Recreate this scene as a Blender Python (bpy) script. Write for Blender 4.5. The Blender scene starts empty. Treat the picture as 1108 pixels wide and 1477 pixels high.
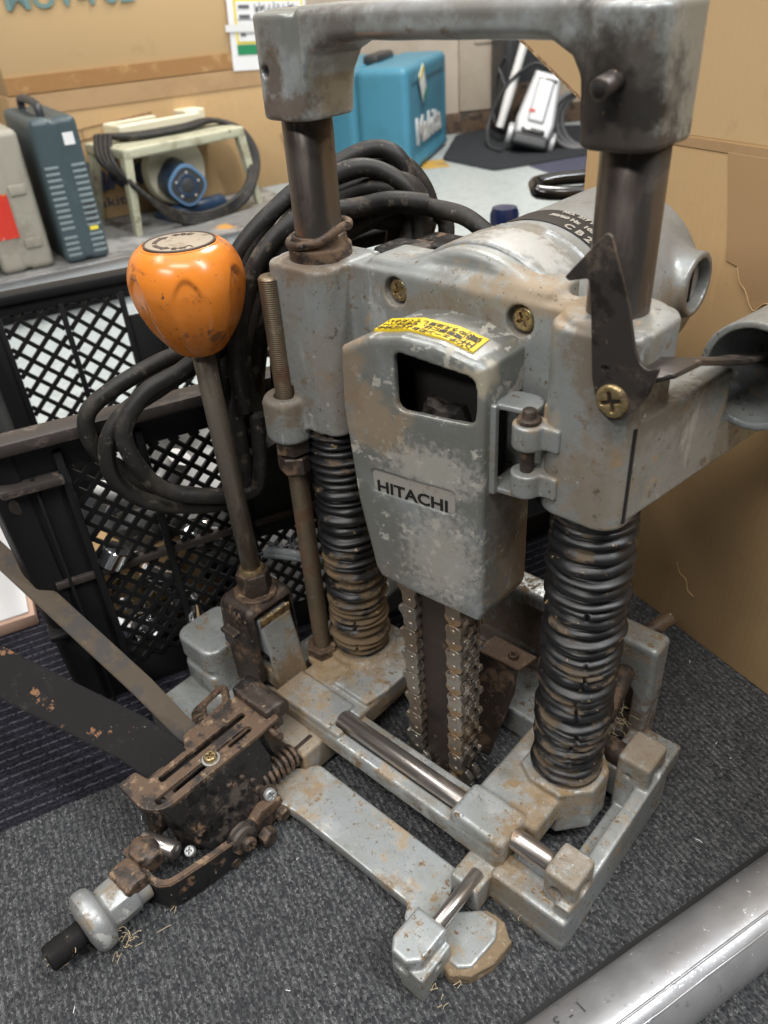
import bpy, bmesh, math, random
import numpy as np
from mathutils import Vector, Matrix, Quaternion

random.seed(7); np.random.seed(7)
scn = bpy.context.scene
COL = scn.collection
RAD = math.radians

# ------------------------------------------------------------------ camera
cam_d = bpy.data.cameras.new("camera"); cam = bpy.data.objects.new("camera", cam_d); COL.objects.link(cam)
RC = [[0.7448815593520541, 0.34143529520045923, -0.5732132253608838],
      [0.6644155964693733, -0.4579636051991614, 0.5906109137843911],
      [-0.06085538353752318, -0.8207869854623439, -0.5679835796835496]]
cam.matrix_world = Matrix(((RC[0][0], -RC[0][1], -RC[0][2], 0.2975),
                           (RC[1][0], -RC[1][1], -RC[1][2], -0.380),
                           (RC[2][0], -RC[2][1], -RC[2][2], 0.600), (0, 0, 0, 1)))
cam_d.sensor_fit = 'HORIZONTAL'; cam_d.sensor_width = 36.0; cam_d.lens = 36.39
cam_d.clip_start = 0.01; cam_d.clip_end = 60
cam_d.dof.use_dof = True; cam_d.dof.focus_distance = 0.56; cam_d.dof.aperture_fstop = 12.0
scn.camera = cam

# ------------------------------------------------------------------ world, lamps, exposure
world = bpy.data.worlds.new("World"); scn.world = world; world.use_nodes = True
bg = world.node_tree.nodes["Background"]
bg.inputs[0].default_value = (0.95, 0.97, 1.0, 1); bg.inputs[1].default_value = 0.025

def area(name, loc, target, sx, sy, power, color):
    l = bpy.data.lights.new(name, 'AREA'); l.shape = 'RECTANGLE'; l.size = sx; l.size_y = sy
    l.energy = power; l.color = color
    o = bpy.data.objects.new(name, l); COL.objects.link(o)
    o.location = loc
    o.rotation_euler = (Vector(target) - Vector(loc)).to_track_quat('-Z', 'Y').to_euler()
    return o
area("ceiling_fill", (0.1, 0.2, 2.75), (0.1, 0.2, 0), 3.4, 3.4, 56, (1.0, 0.985, 0.96))  # added broad fill in place of light bounced from the ceiling
area("ceiling_tube_behind", (0.2, -2.3, 2.4), (0.1, 0.2, 0.2), 1.2, 0.3, 32, (1.0, 0.98, 0.95))
area("ceiling_tube_front", (0.55, -0.85, 2.35), (0.0, 0, 0.3), 1.2, 0.14, 22, (1.0, 0.97, 0.93))
area("ceiling_tube_right", (1.35, 0.35, 2.2), (0, 0.1, 0.3), 0.14, 1.2, 34, (0.93, 0.97, 1.0))
area("ceiling_tube_left", (-1.2, -0.6, 2.4), (-0.3, 0, 0.2), 1.2, 0.14, 14, (1.0, 0.97, 0.93))
area("ceiling_tube_back", (-0.9, 1.7, 2.5), (-1.5, 1.2, 0.1), 1.2, 0.3, 58, (1.0, 0.96, 0.9))
scn.view_settings.view_transform = 'Standard'; scn.view_settings.look = 'None'
scn.view_settings.exposure = 0.18; scn.view_settings.gamma = 1.0

# ------------------------------------------------------------------ materials
def srgb(r, g, b):
    f = lambda c: c / 12.92 if c <= 0.04045 else ((c + 0.055) / 1.055) ** 2.4
    return (f(r / 255), f(g / 255), f(b / 255), 1.0)

class NT:
    def __init__(s, name):
        s.m = bpy.data.materials.new(name); s.m.use_nodes = True
        s.t = s.m.node_tree; s.n = s.t.nodes; s.l = s.t.links
        s.p = s.n["Principled BSDF"]
        s.tc = s.n.new('ShaderNodeTexCoord')
    def node(s, typ, **kw):
        n = s.n.new(typ)
        for k, v in kw.items(): setattr(n, k, v)
        return n
    def vec(s, scale=(1, 1, 1), off=(0, 0, 0), rot=(0, 0, 0)):
        mp = s.node('ShaderNodeMapping')
        mp.inputs['Scale'].default_value = scale; mp.inputs['Location'].default_value = off
        mp.inputs['Rotation'].default_value = rot
        s.l.new(s.tc.outputs['Object'], mp.inputs['Vector']); return mp.outputs[0]
    def noise(s, scale, detail=6, rough=0.6, off=(0, 0, 0), stretch=(1, 1, 1), dist=0.0):
        n = s.node('ShaderNodeTexNoise'); n.inputs['Scale'].default_value = scale
        n.inputs['Detail'].default_value = detail; n.inputs['Roughness'].default_value = rough
        n.inputs['Distortion'].default_value = dist
        s.l.new(s.vec(stretch, off), n.inputs['Vector']); return n.outputs['Fac']
    def ramp(s, fac, lo, hi):
        r = s.node('ShaderNodeMapRange', interpolation_type='SMOOTHSTEP')
        r.inputs['From Min'].default_value = lo; r.inputs['From Max'].default_value = hi
        s.l.new(fac, r.inputs['Value']); return r.outputs[0]
    def math(s, op, a, b=None):
        m = s.node('ShaderNodeMath', operation=op)
        for i, v in enumerate((a, b)):
            if v is None: continue
            if isinstance(v, (int, float)): m.inputs[i].default_value = v
            else: s.l.new(v, m.inputs[i])
        return m.outputs[0]
    def mix(s, fac, a, b):
        m = s.node('ShaderNodeMix', data_type='RGBA')
        for i, v in ((0, fac), (6, a), (7, b)):
            if isinstance(v, (tuple, list)): m.inputs[i].default_value = v
            elif isinstance(v, (int, float)): m.inputs[i].default_value = v
            else: s.l.new(v, m.inputs[i])
        return m.outputs[2]
    def mixf(s, fac, a, b):
        m = s.node('ShaderNodeMix', data_type='FLOAT')
        for i, v in ((0, fac), (2, a), (3, b)):
            if isinstance(v, (int, float)): m.inputs[i].default_value = v
            else: s.l.new(v, m.inputs[i])
        return m.outputs[0]
    def setc(s, name, v):
        i = s.p.inputs[name]
        if isinstance(v, (int, float, tuple, list)): i.default_value = v
        else: s.l.new(v, i)
    def bump(s, h, strength=0.3, dist=0.001, prev=None):
        b = s.node('ShaderNodeBump'); b.inputs['Strength'].default_value = strength
        b.inputs['Distance'].default_value = dist; s.l.new(h, b.inputs['Height'])
        if prev is not None: s.l.new(prev, b.inputs['Normal'])
        return b.outputs[0]

def layered(name, base, rough=0.5, metal=0.0, layers=(), bumps=(), coat=0.0, spec=0.5, wear=None):
    """layers: (colour, scale, lo, hi, rough, metal, stretch)"""
    t = NT(name); c = base; r = rough; m = metal
    for i, L in enumerate(layers):
        if L[0] == 'blob':                      # a stain with its own place: (.., colour, centre, radii, noise scale, strength, rough)
            _, col, ce, ra, sc, stg, lr = L
            mp = t.node('ShaderNodeMapping'); mp.inputs['Scale'].default_value = [1 / q for q in ra]
            mp.inputs['Location'].default_value = [-ce[k] / ra[k] for k in range(3)]
            t.l.new(t.tc.outputs['Object'], mp.inputs['Vector'])
            ln = t.node('ShaderNodeVectorMath', operation='LENGTH'); t.l.new(mp.outputs[0], ln.inputs[0])
            e = t.math('ADD', ln.outputs['Value'], t.math('MULTIPLY', t.math('SUBTRACT', t.noise(sc, 8, .68, (i, 2.0 * i, 0)), .5), 3.2))
            f = t.math('MULTIPLY', t.ramp(e, 1.28, .5), stg)
            c = t.mix(f, c, col); r = t.mixf(f, r, lr); m = t.mixf(f, m, 0.0); continue
        col, sc, lo, hi = L[:4]; lr = L[4] if len(L) > 4 else 0.8; lm = L[5] if len(L) > 5 else 0.0
        st = L[6] if len(L) > 6 else (1, 1, 1)
        md, hf = (lo + hi) / 2 - .006, (hi - lo) / 2 * .6
        f = t.ramp(t.noise(sc, 10, 0.70, (3.1 * i + 1.7, 1.3 * i, 2.7 * i + .4), st), md - hf, md + hf)
        if len(L) > 7: f = t.math('MULTIPLY', f, L[7])
        c = t.mix(f, c, col); r = t.mixf(f, r, lr); m = t.mixf(f, m, lm)
    if wear:                                     # paint rubbed off along the outer edges
        ge = t.node('ShaderNodeNewGeometry')
        f = t.math('MULTIPLY', t.ramp(t.math('ADD', ge.outputs['Pointiness'], t.math('MULTIPLY', t.math('SUBTRACT', t.noise(70, 8, .7), .5), .10)), .61, .68), wear[1])
        c = t.mix(f, c, wear[0]); r = t.mixf(f, r, .36); m = t.mixf(f, m, .6)
    t.setc('Base Color', c); t.setc('Roughness', r); t.setc('Metallic', m)
    t.p.inputs['Specular IOR Level'].default_value = spec
    if coat: t.p.inputs['Coat Weight'].default_value = coat
    nrm = None
    for (sc, st, ds) in bumps:
        nrm = t.bump(t.noise(sc, 5, 0.6), st, ds, nrm)
    if nrm is not None: t.l.new(nrm, t.p.inputs['Normal'])
    return t.m

DIRT = (0.155, 0.105, 0.062, 1); DIRT2 = (0.24, 0.18, 0.115, 1); RUST = (0.12, 0.055, 0.025, 1)
GREASE = (0.045, 0.036, 0.03, 1)
M = {}
TAN = (0.30, 0.215, 0.125, 1); OCH = (0.2, 0.135, 0.068, 1); GLAZE = (0.2, 0.195, 0.165, 1)
def B(col, ce, ra, sc=60, stg=.85, r=.85): return ('blob', col, ce, tuple(q * 1.05 for q in ra), sc * 1.35, stg * .95, r)
M['paint'] = layered('silver_hammer_paint', (0.335, 0.355, 0.355, 1), 0.33, 0.45,
    [((0.19, 0.185, 0.155, 1), 13, .34, .74, .5, .2, (1, 1, 1), .65), ((0.155, 0.125, 0.085, 1), 31, .44, .74, .75, .05, (1, 1, 1), .55), (TAN, 44, .57, .68, .8, 0), ((0.17, 0.135, 0.1, 1), 55, .57, .67, .7, .1), ((.46, .47, .46, 1), (30), .57, .68, .35, .4, (1, 1, .35)),
     B(DIRT, (-.1145, -.02, .442), (.035, .035, .012)), B((0.16, .12, .08, 1), (-.139, -.035, .33), (.03, .025, .016)), B(TAN, (.07, 0, .443), (.05, .03, .012), 70, .8),
     B((0.15, .115, .08, 1), (.118, -.03, .43), (.014, .02, .03)), B((0.2, .14, .085, 1), (.13, -.03, .35), (.03, .02, .035), 50, .6), B((0.17, .13, .085, 1), (.145, 0, .39), (.02, .04, .016), 60, .8),
     B((0.17, .12, .07, 1), (.0, 0, .42), (.06, .03, .012), 60, .6), B((0.18, .14, .1, 1), (-.09, -.02, .36), (.02, .03, .05), 40, .6), B(TAN, (.08, -.03, .386), (.02, .02, .008), 90, .9),
     ((0.46, 0.46, 0.44, 1), 75, .62, .70, .5, .2), (GREASE, 320, .62, .68, .7, 0), ((.1, .075, .05, 1), 110, .60, .68, .7, 0)],
    [(170, .14, .0009), (900, .12, .0005)], wear=((.58, .58, .57, 1), .85))
M['motor_paint'] = layered('bluish_motor_paint', (0.37, 0.395, 0.41, 1), 0.29, 0.45,
    [((0.19, 0.185, 0.155, 1), 13, .34, .74, .5, .2, (1, 1, 1), .65), ((0.155, 0.125, 0.085, 1), 31, .44, .74, .75, .05, (1, 1, 1), .55),  B(OCH, (.08, .15, .39), (.03, .02, .02), 80, .7),
     B((0.2, .16, .11, 1), (.0, .05, .455), (.05, .03, .02), 50, .8), B((0.5, .5, .48, 1), (.03, .04, .455), (.03, .02, .03), 90, .7, .4), (GREASE, 210, .68, .74, .7, 0)],
    [(150, .12, .0009), (900, .1, .0005)], wear=((.58, .58, .57, 1), .85))
M['paint_base'] = layered('dusty_base_paint', (0.385, 0.41, 0.415, 1), 0.31, 0.45,
    [((0.19, 0.185, 0.155, 1), 13, .34, .74, .5, .2, (1, 1, 1), .65), ((0.155, 0.125, 0.085, 1), 31, .44, .74, .75, .05, (1, 1, 1), .55), (TAN, 30, .53, .66, .85, 0, (1, 1, 1), .8), (OCH, 38, .555, .66, .9, 0), ((.15, .095, .045, 1), 90, .59, .66, .9, 0), ((.52, .54, .54, 1), 26, .53, .66, .3, .5, (1, 1, 1), .7), ((.12, .085, .05, 1), 120, .60, .67, .9, 0),
     B(OCH, (-.14, -.07, .05), (.03, .06, .03)), B(TAN, (-.13, -.03, .06), (.04, .035, .03), 70, .9), B(OCH, (-.1145, 0, .06), (.05, .045, .02), 60, .8), B(OCH, (.118, -.06, .05), (.016, .05, .03), 70, .9),
     B(OCH, (-.06, -.04, .04), (.02, .05, .014), 60, .8), B(TAN, (.1145, 0, .05), (.05, .045, .02), 70, .75), B(OCH, (.165, -.08, .06), (.03, .03, .02), 90, .7), B(OCH, (.16, .04, .076), (.025, .025, .02), 90, .7),
     B(OCH, (.055, -.155, .018), (.02, .012, .02), 90, .9), B(OCH, (-.07, -.14, .018), (.03, .03, .02), 70, .7), B((0.13, .085, .05, 1), (.0, .11, .06), (.1, .03, .05), 40, .9), B((.13, .09, .06, 1), (.115, .11, .03), (.03, .03, .04), 80, .9),
     B(OCH, (.12, -.1, .02), (.05, .02, .02), 70, .6), B(TAN, (-.1, -.1, .03), (.05, .04, .03), 50, .7),
     ((0.55, 0.55, 0.53, 1), 260, .62, .70, .45, .2), (GREASE, 420, .605, .665, .8, 0)],
    [(190, .16, .001), (1100, .15, .0005)], wear=((.58, .58, .57, 1), .85))
M['paint_cover'] = layered('worn_cover_paint', (0.235, 0.24, 0.22, 1), 0.31, 0.45,
    [((0.32, 0.34, 0.345, 1), 11, .42, .70, .36, .4), ((0.17, 0.14, 0.1, 1), 24, .42, .78, .6, .1, (1, 1, .5), .6), ((0.40, 0.385, 0.34, 1), 70, .56, .62, .65, .1), (TAN, 15, .58, .70, .8, 0),
     B((0.27, .19, .11, 1), (-.078, 0, .36), (.025, .03, .025), 50, .75), B((.2, .14, .085, 1), (-.1, 0, .40), (.016, .03, .04), 60, .8), B((.43, .41, .365, 1), (-.035, 0, .335), (.035, .02, .018), 130, .7, .6), B((.43, .41, .365, 1), (-.03, 0, .265), (.03, .02, .04), 150, .65, .6),
     B((.24, .16, .09, 1), (0, .045, .25), (.02, .03, .05), 50, .8), B((.4, .34, .24, 1), (-.003, .004, .405), (.03, .016, .008), 90, .8), B((.13, .1, .07, 1), (0, .03, .29), (.03, .02, .03), 50, .6),
     ((0.5, 0.49, 0.46, 1), 120, .60, .68, .55, .1), (GREASE, 260, .66, .72, .7, 0)],
    [(150, .12, .0009), (900, .1, .0005)], wear=((.58, .58, .57, 1), .85))
M['paint_handle'] = layered('greasy_handle_paint', (0.25, 0.255, 0.235, 1), 0.33, 0.4,
    [((0.37, 0.39, 0.395, 1), 11, .46, .64, .36, .4), ((0.17, 0.135, 0.1, 1), 26, .57, .68, .6, 0),
     B((.05, .04, .03, 1), (.116, -.028, .560), (.030, .025, .026), 30, .95, .65), B((.016, .013, .011, 1), (.112, -.028, .546), (.034, .028, .025), 34, 1.05, .55), B(GREASE, (.12, -.02, .53), (.035, .035, .007), 80, 1, .6),
     B((.085, .06, .042, 1), (-.113, -.03, .553), (.009, .01, .022), 60, .92, .6), B((.1, .07, .05, 1), (-.105, -.03, .537), (.03, .02, .007), 80, .9, .7), B((.07, .05, .04, 1), (-.06, -.02, .575), (.02, .02, .012), 70, .7),
     B((.07, .055, .045, 1), (.03, -.02, .585), (.1, .012, .006), 60, .6), (DIRT, 120, .64, .72, .7, 0)],
    [(120, .12, .0009), (800, .12, .0005)], wear=((.58, .58, .57, 1), .85))
M['post'] = layered('stained_steel_post', (0.135, 0.12, 0.11, 1), 0.30, 0.85,
    [((0.085, 0.065, 0.055, 1), 9, .42, .66, .5, .6, (3, 3, .5)), ((0.26, 0.245, 0.235, 1), 30, .54, .70, .28, .9, (4, 4, .4)), ((.045, .035, .03, 1), 16, .54, .66, .5, .3, (1, 1, 1)),
     (RUST, 42, .64, .74, .8, .1)], [(300, .06, .0005)])
M['rod'] = layered('worn_steel_rod', (0.42, 0.385, 0.36, 1), 0.28, 0.9,
    [((0.2, 0.14, 0.095, 1), 30, .5, .72, .5, .6), (RUST, 60, .62, .72, .8, .1)], [(400, .08, .0004)])
M['rusty'] = layered('rusty_steel', (0.06, 0.045, 0.036, 1), 0.5, 0.4,
    [((0.15, 0.095, 0.06, 1), 34, .48, .64, .8, .05), ((0.032, 0.028, 0.027, 1), 22, .52, .64, .36, .5), ((0.27, 0.2, 0.13, 1), 160, .60, .68, .85, 0), ((0.3, 0.28, 0.25, 1), 90, .66, .71, .3, .8)],
    [(220, .3, .001), (900, .2, .0005)])
M['rust_brown'] = layered('brown_rusted_plate', (0.115, 0.072, 0.046, 1), 0.62, 0.2,
    [((0.045, 0.037, 0.033, 1), 30, .46, .62, .42, .4), ((0.23, 0.155, 0.095, 1), 110, .53, .66, .85, 0), ((0.03, 0.026, 0.024, 1), 75, .58, .66, .4, .3), ((0.36, 0.27, 0.18, 1), 260, .62, .70, .9, 0)],
    [(180, .4, .001), (700, .3, .0006)])
M['black_steel'] = layered('greasy_black_steel', (0.026, 0.0245, 0.024, 1), 0.36, 0.4,
    [((0.075, 0.06, 0.05, 1), 25, .46, .64, .6, .1), ((0.16, 0.095, 0.055, 1), 36, .57, .66, .9, 0), ((0.012, 0.011, 0.011, 1), 40, .52, .62, .3, .3), ((0.28, 0.23, 0.17, 1), 200, .63, .70, .9, 0)],
    [(260, .3, .0008)])
M['black_bar'] = layered('black_painted_bar', (0.0125, 0.0118, 0.0118, 1), 0.7, 0.0,
    [((0.032, 0.029, 0.026, 1), 20, .5, .7, .7), ((0.2, 0.105, 0.06, 1), 34, .615, .65, .85), ((0.24, 0.2, 0.15, 1), 220, .66, .72, .9)],
    [(300, .2, .0006)], spec=.12)
M['brown_bar'] = layered('brown_steel_bar', (0.055, 0.039, 0.023, 1), 0.55, 0.15,
    [((0.06, 0.042, 0.028, 1), 20, .45, .66, .5, .3, (1, 1, 1)), ((0.12, 0.086, 0.05, 1), 60, .56, .70, .8), ((.03, .024, .02, 1), 30, .5, .6, .5)], [(240, .2, .0008)], spec=.3)
M['pointer'] = layered('dark_pointer_steel', (0.06, 0.052, 0.048, 1), 0.38, 0.55,
    [((0.14, 0.105, 0.08, 1), 24, .46, .68, .55, .3), ((0.03, .026, .024, 1), 40, .52, .62, .3, .5), ((0.2, 0.14, 0.1, 1), 110, .60, .70, .8, 0)], [(350, .12, .0005)])
M['brass'] = layered('yellowed_zinc_screw', (0.42, 0.32, 0.16, 1), 0.35, 0.9,
    [((0.1, 0.07, 0.04, 1), 130, .44, .60, .7, .3), ((.2, .13, .07, 1), 300, .55, .62, .8, .1)], [(600, .15, .0005)])
M['zinc'] = layered('dull_zinc', (0.42, 0.43, 0.43, 1), 0.46, 0.55,
    [((0.25, 0.2, 0.14, 1), 50, .52, .68, .8, .1), ((0.62, 0.62, 0.6, 1), 30, .52, .68, .5, .5), ((0.3, 0.24, 0.17, 1), 150, .6, .7, .9, 0)], [(300, .15, .0006)])
M['dusty_zinc'] = layered('dusty_galvanised_metal', (0.34, 0.35, 0.35, 1), 0.42, 0.5,
    [((0.24, 0.2, 0.15, 1), 40, .46, .66, .9, 0), ((0.5, 0.5, 0.49, 1), 60, .56, .64, .5, .3), ((0.16, 0.12, 0.08, 1), 120, .58, .66, .9, 0)], [(300, .2, .0008)])
M['chain'] = layered('oily_chain_steel', (0.43, 0.395, 0.35, 1), 0.33, 0.85,
    [((0.09, 0.065, 0.05, 1), 110, .5, .68, .55, .5), ((0.36, 0.23, 0.12, 1), 30, .52, .62, .5, .5), ((0.3, 0.18, 0.09, 1), 70, .57, .66, .7, .2)], [(500, .12, .0004)])
def vary(m, col, lo, hi):
    t = m.node_tree; p = t.nodes['Principled BSDF']; src = p.inputs['Base Color'].links[0].from_socket
    oi = t.nodes.new('ShaderNodeObjectInfo'); mr = t.nodes.new('ShaderNodeMapRange'); mx = t.nodes.new('ShaderNodeMix'); mx.data_type = 'RGBA'
    mr.inputs['From Min'].default_value = lo; mr.inputs['From Max'].default_value = hi; mr.inputs['To Max'].default_value = .5
    t.links.new(oi.outputs['Random'], mr.inputs['Value']); t.links.new(mr.outputs[0], mx.inputs[0]); t.links.new(src, mx.inputs[6]); mx.inputs[7].default_value = col
    t.links.new(mx.outputs[2], p.inputs['Base Color'])
vary(M['chain'], (.30, .185, .09, 1), .45, .95)
M['bar'] = layered('brown_guide_bar', (0.075, 0.058, 0.05, 1), 0.5, 0.5,
    [((0.14, 0.085, 0.06, 1), 40, .55, .7, .7, .1, (1, 1, .6)), ((0.04, 0.034, 0.032, 1), 20, .5, .7, .4, .5)], [(300, .15, .0005)])
M['hole'] = layered('dark_hole', (0.012, 0.01, 0.009, 1), 0.8)
M['badge'] = layered('dull_badge_plate', (0.4, 0.38, 0.34, 1), 0.5, 0.3, [((0.27, 0.22, 0.17, 1), 60, .5, .68, .7), (DIRT, 160, .62, .72, .8)], [(300, .1, .0005)])
M['ink'] = layered('black_ink', (0.012, 0.012, 0.012, 1), 0.5)
M['sticker_yellow'] = layered('yellow_warning_sticker', (0.78, 0.55, 0.02, 1), 0.35, 0, [((0.42, 0.27, 0.03, 1), 90, .6, .72, .6)])
M['orange'] = layered('orange_knob_plastic', (0.66, 0.2, 0.025, 1), 0.24, 0,
    [((0.5, 0.14, 0.016, 1), 18, .48, .68, .34), ((0.30, 0.095, 0.02, 1), 55, .56, .66, .45), ((0.08, 0.035, 0.014, 1), 130, .635, .665, .6), ((0.12, 0.045, 0.015, 1), 330, .64, .67, .6), B((.22, .08, .02, 1), (-.165, -.085, .385), (.03, .03, .012), 60, .7, .5)],
    [(90, .05, .0008)], spec=.5)
M['knob_label'] = layered('grey_knob_disc', (0.30, 0.25, 0.19, 1), 0.6, 0.1, [((0.2, 0.15, 0.1, 1), 70, .5, .7, .8)])
M['dark_brown'] = layered('brown_print', (0.06, 0.04, 0.03, 1), .6)
M['shaft'] = layered('dull_lever_steel', (0.2, 0.175, 0.14, 1), 0.42, 0.7,
    [((0.09, 0.07, 0.05, 1), 25, .45, .68, .6, .4, (2, 2, .6)), ((0.34, 0.31, 0.26, 1), 90, .58, .72, .4, .8, (2, 2, .5))], [(350, .15, .0005)])
M['thread'] = layered('rusty_thread', (0.2, 0.155, 0.105, 1), 0.42, 0.7,
    [((0.115, 0.06, 0.035, 1), 18, .45, .66, .8, .2), ((0.32, 0.28, 0.21, 1), 60, .58, .72, .4, .8)], [(500, .15, .0004)])
M['cable'] = layered('black_rubber_cable', (0.014, 0.0133, 0.0125, 1), 0.52, 0, [((0.05, 0.042, 0.034, 1), 14, .42, .74, .78), ((0.09, 0.075, 0.06, 1), 60, .54, .68, .9), ((0.16, 0.14, 0.115, 1), 240, .62, .68, .95)], [(400, .12, .0005)], spec=.35)
M['crate'] = layered('black_crate_plastic', (0.009, 0.009, 0.0095, 1), 0.5, 0, [((0.035, 0.028, 0.024, 1), 22, .6, .8, .7)], [(350, .1, .0005)], spec=.3)
M['crate_rim'] = layered('brownish_crate_rim', (0.035, 0.028, 0.025, 1), 0.5, 0, [((0.1, 0.075, 0.06, 1), 60, .5, .7, .8)], [(350, .15, .0006)])  # browner and lighter than the crate body
M['card'] = layered('brown_cardboard', (0.47, 0.31, 0.155, 1), 0.75, 0, [((0.45, 0.305, 0.155, 1), 4, .4, .7, .8), ((0.40, 0.265, 0.13, 1), 11, .54, .70, .8, 0, (1, 1, 1), .5), ((0.33, 0.215, 0.105, 1), 55, .63, .69, .8, 0, (1, 1, .4), .5), ((0.54, 0.36, 0.18, 1), 60, .5, .8, .8, 0, (1, 1, .1))], [(600, .05, .0005)], spec=.25)
M['card2'] = layered('pale_cardboard', (0.52, 0.36, 0.19, 1), 0.75, 0, [((0.51, 0.355, 0.19, 1), 3, .4, .7, .8), ((0.44, 0.30, 0.155, 1), 10, .55, .70, .8, 0, (1, 1, 1), .5)], [(600, .05, .0005)], spec=.25)
def flutes(m, rot):
    t = m.node_tree; n = t.nodes; p = n['Principled BSDF']; tc = n.new('ShaderNodeTexCoord')
    mp = n.new('ShaderNodeMapping'); mp.inputs['Rotation'].default_value = (0, 0, RAD(rot)); t.links.new(tc.outputs['Object'], mp.inputs['Vector'])
    w = n.new('ShaderNodeTexWave'); w.wave_type = 'BANDS'; w.bands_direction = 'X'; w.inputs['Scale'].default_value = 48; w.inputs['Distortion'].default_value = .6
    t.links.new(mp.outputs[0], w.inputs['Vector'])
    nz = n.new('ShaderNodeTexNoise'); nz.inputs['Scale'].default_value = 9; nz.inputs['Detail'].default_value = 6; t.links.new(tc.outputs['Object'], nz.inputs['Vector'])
    b = n.new('ShaderNodeBump'); b.inputs['Strength'].default_value = .16; b.inputs['Distance'].default_value = .0006; t.links.new(w.outputs['Fac'], b.inputs['Height'])
    b2 = n.new('ShaderNodeBump'); b2.inputs['Strength'].default_value = .25; b2.inputs['Distance'].default_value = .006; t.links.new(nz.outputs['Fac'], b2.inputs['Height']); t.links.new(b.outputs[0], b2.inputs['Normal'])
    t.links.new(b2.outputs[0], p.inputs['Normal'])
flutes(M['card'], 0); flutes(M['card2'], 0)
M['card_edge'] = layered('cardboard_cut_edge', (0.24, 0.14, 0.07, 1), .85, 0, [((0.5, 0.36, 0.2, 1), 200, .5, .6)])
M['tape'] = layered('glossy_brown_tape', (0.34, 0.185, 0.075, 1), 0.18, 0, [((0.44, 0.27, 0.12, 1), 14, .5, .7, .25)], [(60, .5, .004)], spec=.8)
M['tape_matt'] = layered('paper_tape', (0.42, 0.27, 0.14, 1), 0.55, 0, [((0.37, 0.23, 0.115, 1), 8, .4, .7, .6)])
M['white_paper'] = layered('white_paper', (0.74, 0.74, 0.75, 1), .55)
M['green_ink'] = layered('green_print', (0.02, 0.22, 0.09, 1), .5)
M['yellow_ink'] = layered('yellow_print', (0.75, 0.62, 0.06, 1), .5)
M['blue_ink'] = layered('navy_box_print', (0.055, 0.065, 0.11, 1), .7)
M['teal_ink'] = layered('teal_grey_box_print', (0.13, 0.22, 0.21, 1), .7)
M['makita_teal'] = layered('teal_case_plastic', (0.062, 0.245, 0.36, 1), 0.42, 0, [((0.055, 0.21, 0.31, 1), 6, .4, .7, .5)], [(500, .06, .0005)])
M['dark_teal'] = layered('dark_teal_case', (0.05, 0.075, 0.085, 1), 0.42, 0, [((0.09, 0.12, 0.13, 1), 9, .5, .75, .5)], [(500, .06, .0005)])
M['rib_grey'] = layered('pale_rib_plastic', (0.2, 0.245, 0.255, 1), .35)
M['grey_case'] = layered('grey_beige_case', (0.31, 0.29, 0.24, 1), 0.5, 0, [((0.22, 0.2, 0.16, 1), 8, .45, .7, .6)])
M['red_label'] = layered('red_case_label', (0.55, 0.035, 0.02, 1), .4, 0, [((0.75, 0.6, 0.5, 1), 28, .6, .63, .4), ((0.7, 0.35, 0.05, 1), 20, .64, .67, .4)])
M['platform'] = layered('worn_grey_platform', (0.17, 0.17, 0.165, 1), .35, 0, [((0.32, 0.32, 0.31, 1), 7, .45, .62, .3), ((0.09, 0.085, 0.08, 1), 12, .5, .65, .5), ((0.48, 0.24, 0.06, 1), 6, .62, .66, .5)])
M['alu'] = layered('bright_aluminium', (0.6, 0.6, 0.62, 1), 0.28, 0.95, [((0.4, 0.4, 0.42, 1), 30, .5, .7, .4, .8)], [(90, .12, .001)])
M['cream'] = layered('cream_enamel', (0.45, 0.45, 0.33, 1), .45, 0, [((0.32, 0.3, 0.21, 1), 14, .48, .66, .6), ((.2, .16, .1, 1), 40, .58, .66, .8)])
M['cream_plastic'] = layered('yellowed_white_plastic', (0.72, 0.67, 0.5, 1), .38)
M['blue_motor'] = layered('blue_motor_housing', (0.016, 0.036, 0.075, 1), .35, 0, [((0.04, 0.07, 0.11, 1), 10, .5, .7)])
M['blue_ring'] = layered('light_blue_rim', (0.09, 0.18, 0.31, 1), .4)
M['dark_grey'] = layered('dark_grey_plastic', (0.035, 0.037, 0.04, 1), .45)
M['black_gloss'] = layered('glossy_black_plastic', (0.01, 0.009, 0.008, 1), .12, 0, [((0.035, 0.028, 0.02, 1), 20, .5, .7, .2)], spec=.7)
M['silver_plastic'] = layered('silver_grey_plastic', (0.5, 0.51, 0.52, 1), .35, .2)
M['white_plastic'] = layered('white_plastic', (0.7, 0.7, 0.69, 1), .3)
M['navy_plastic'] = layered('navy_plastic', (0.012, 0.02, 0.065, 1), .25)
M['wall'] = layered('beige_wall_paint', (0.5, 0.43, 0.35, 1), .7, 0, [((0.42, 0.35, 0.27, 1), 2, .4, .7), ((0.33, 0.24, 0.13, 1), 3, .64, .8)])
M['hose'] = layered('grey_hose', (0.12, 0.12, 0.125, 1), .45)
M['fibre'] = layered('wood_fibre', (0.48, 0.38, 0.24, 1), .9)
M['wood_dust'] = layered('packed_wood_dust', (0.2, 0.145, 0.088, 1), .95, 0, [((0.3, 0.22, 0.14, 1), 150, .5, .7), ((0.1, 0.1, 0.06, 1), 60, .55, .7)], [(500, .6, .002)])
M['strap'] = layered('grey_frayed_strap', (0.13, 0.14, 0.145, 1), .9, 0, [((0.3, 0.31, 0.32, 1), 260, .55, .68)], [(900, .6, .001)])
M['strip'] = layered('black_seam_strip', (0.008, 0.008, 0.009, 1), .6)
M['chrome'] = layered('chromed_metal', (0.75, 0.76, 0.78, 1), .12, 1.0, [((0.35, 0.34, 0.33, 1), 60, .55, .7, .3, .9)])
M['wood_pink'] = layered('pinkish_wood', (0.55, 0.36, 0.27, 1), .6)

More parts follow.
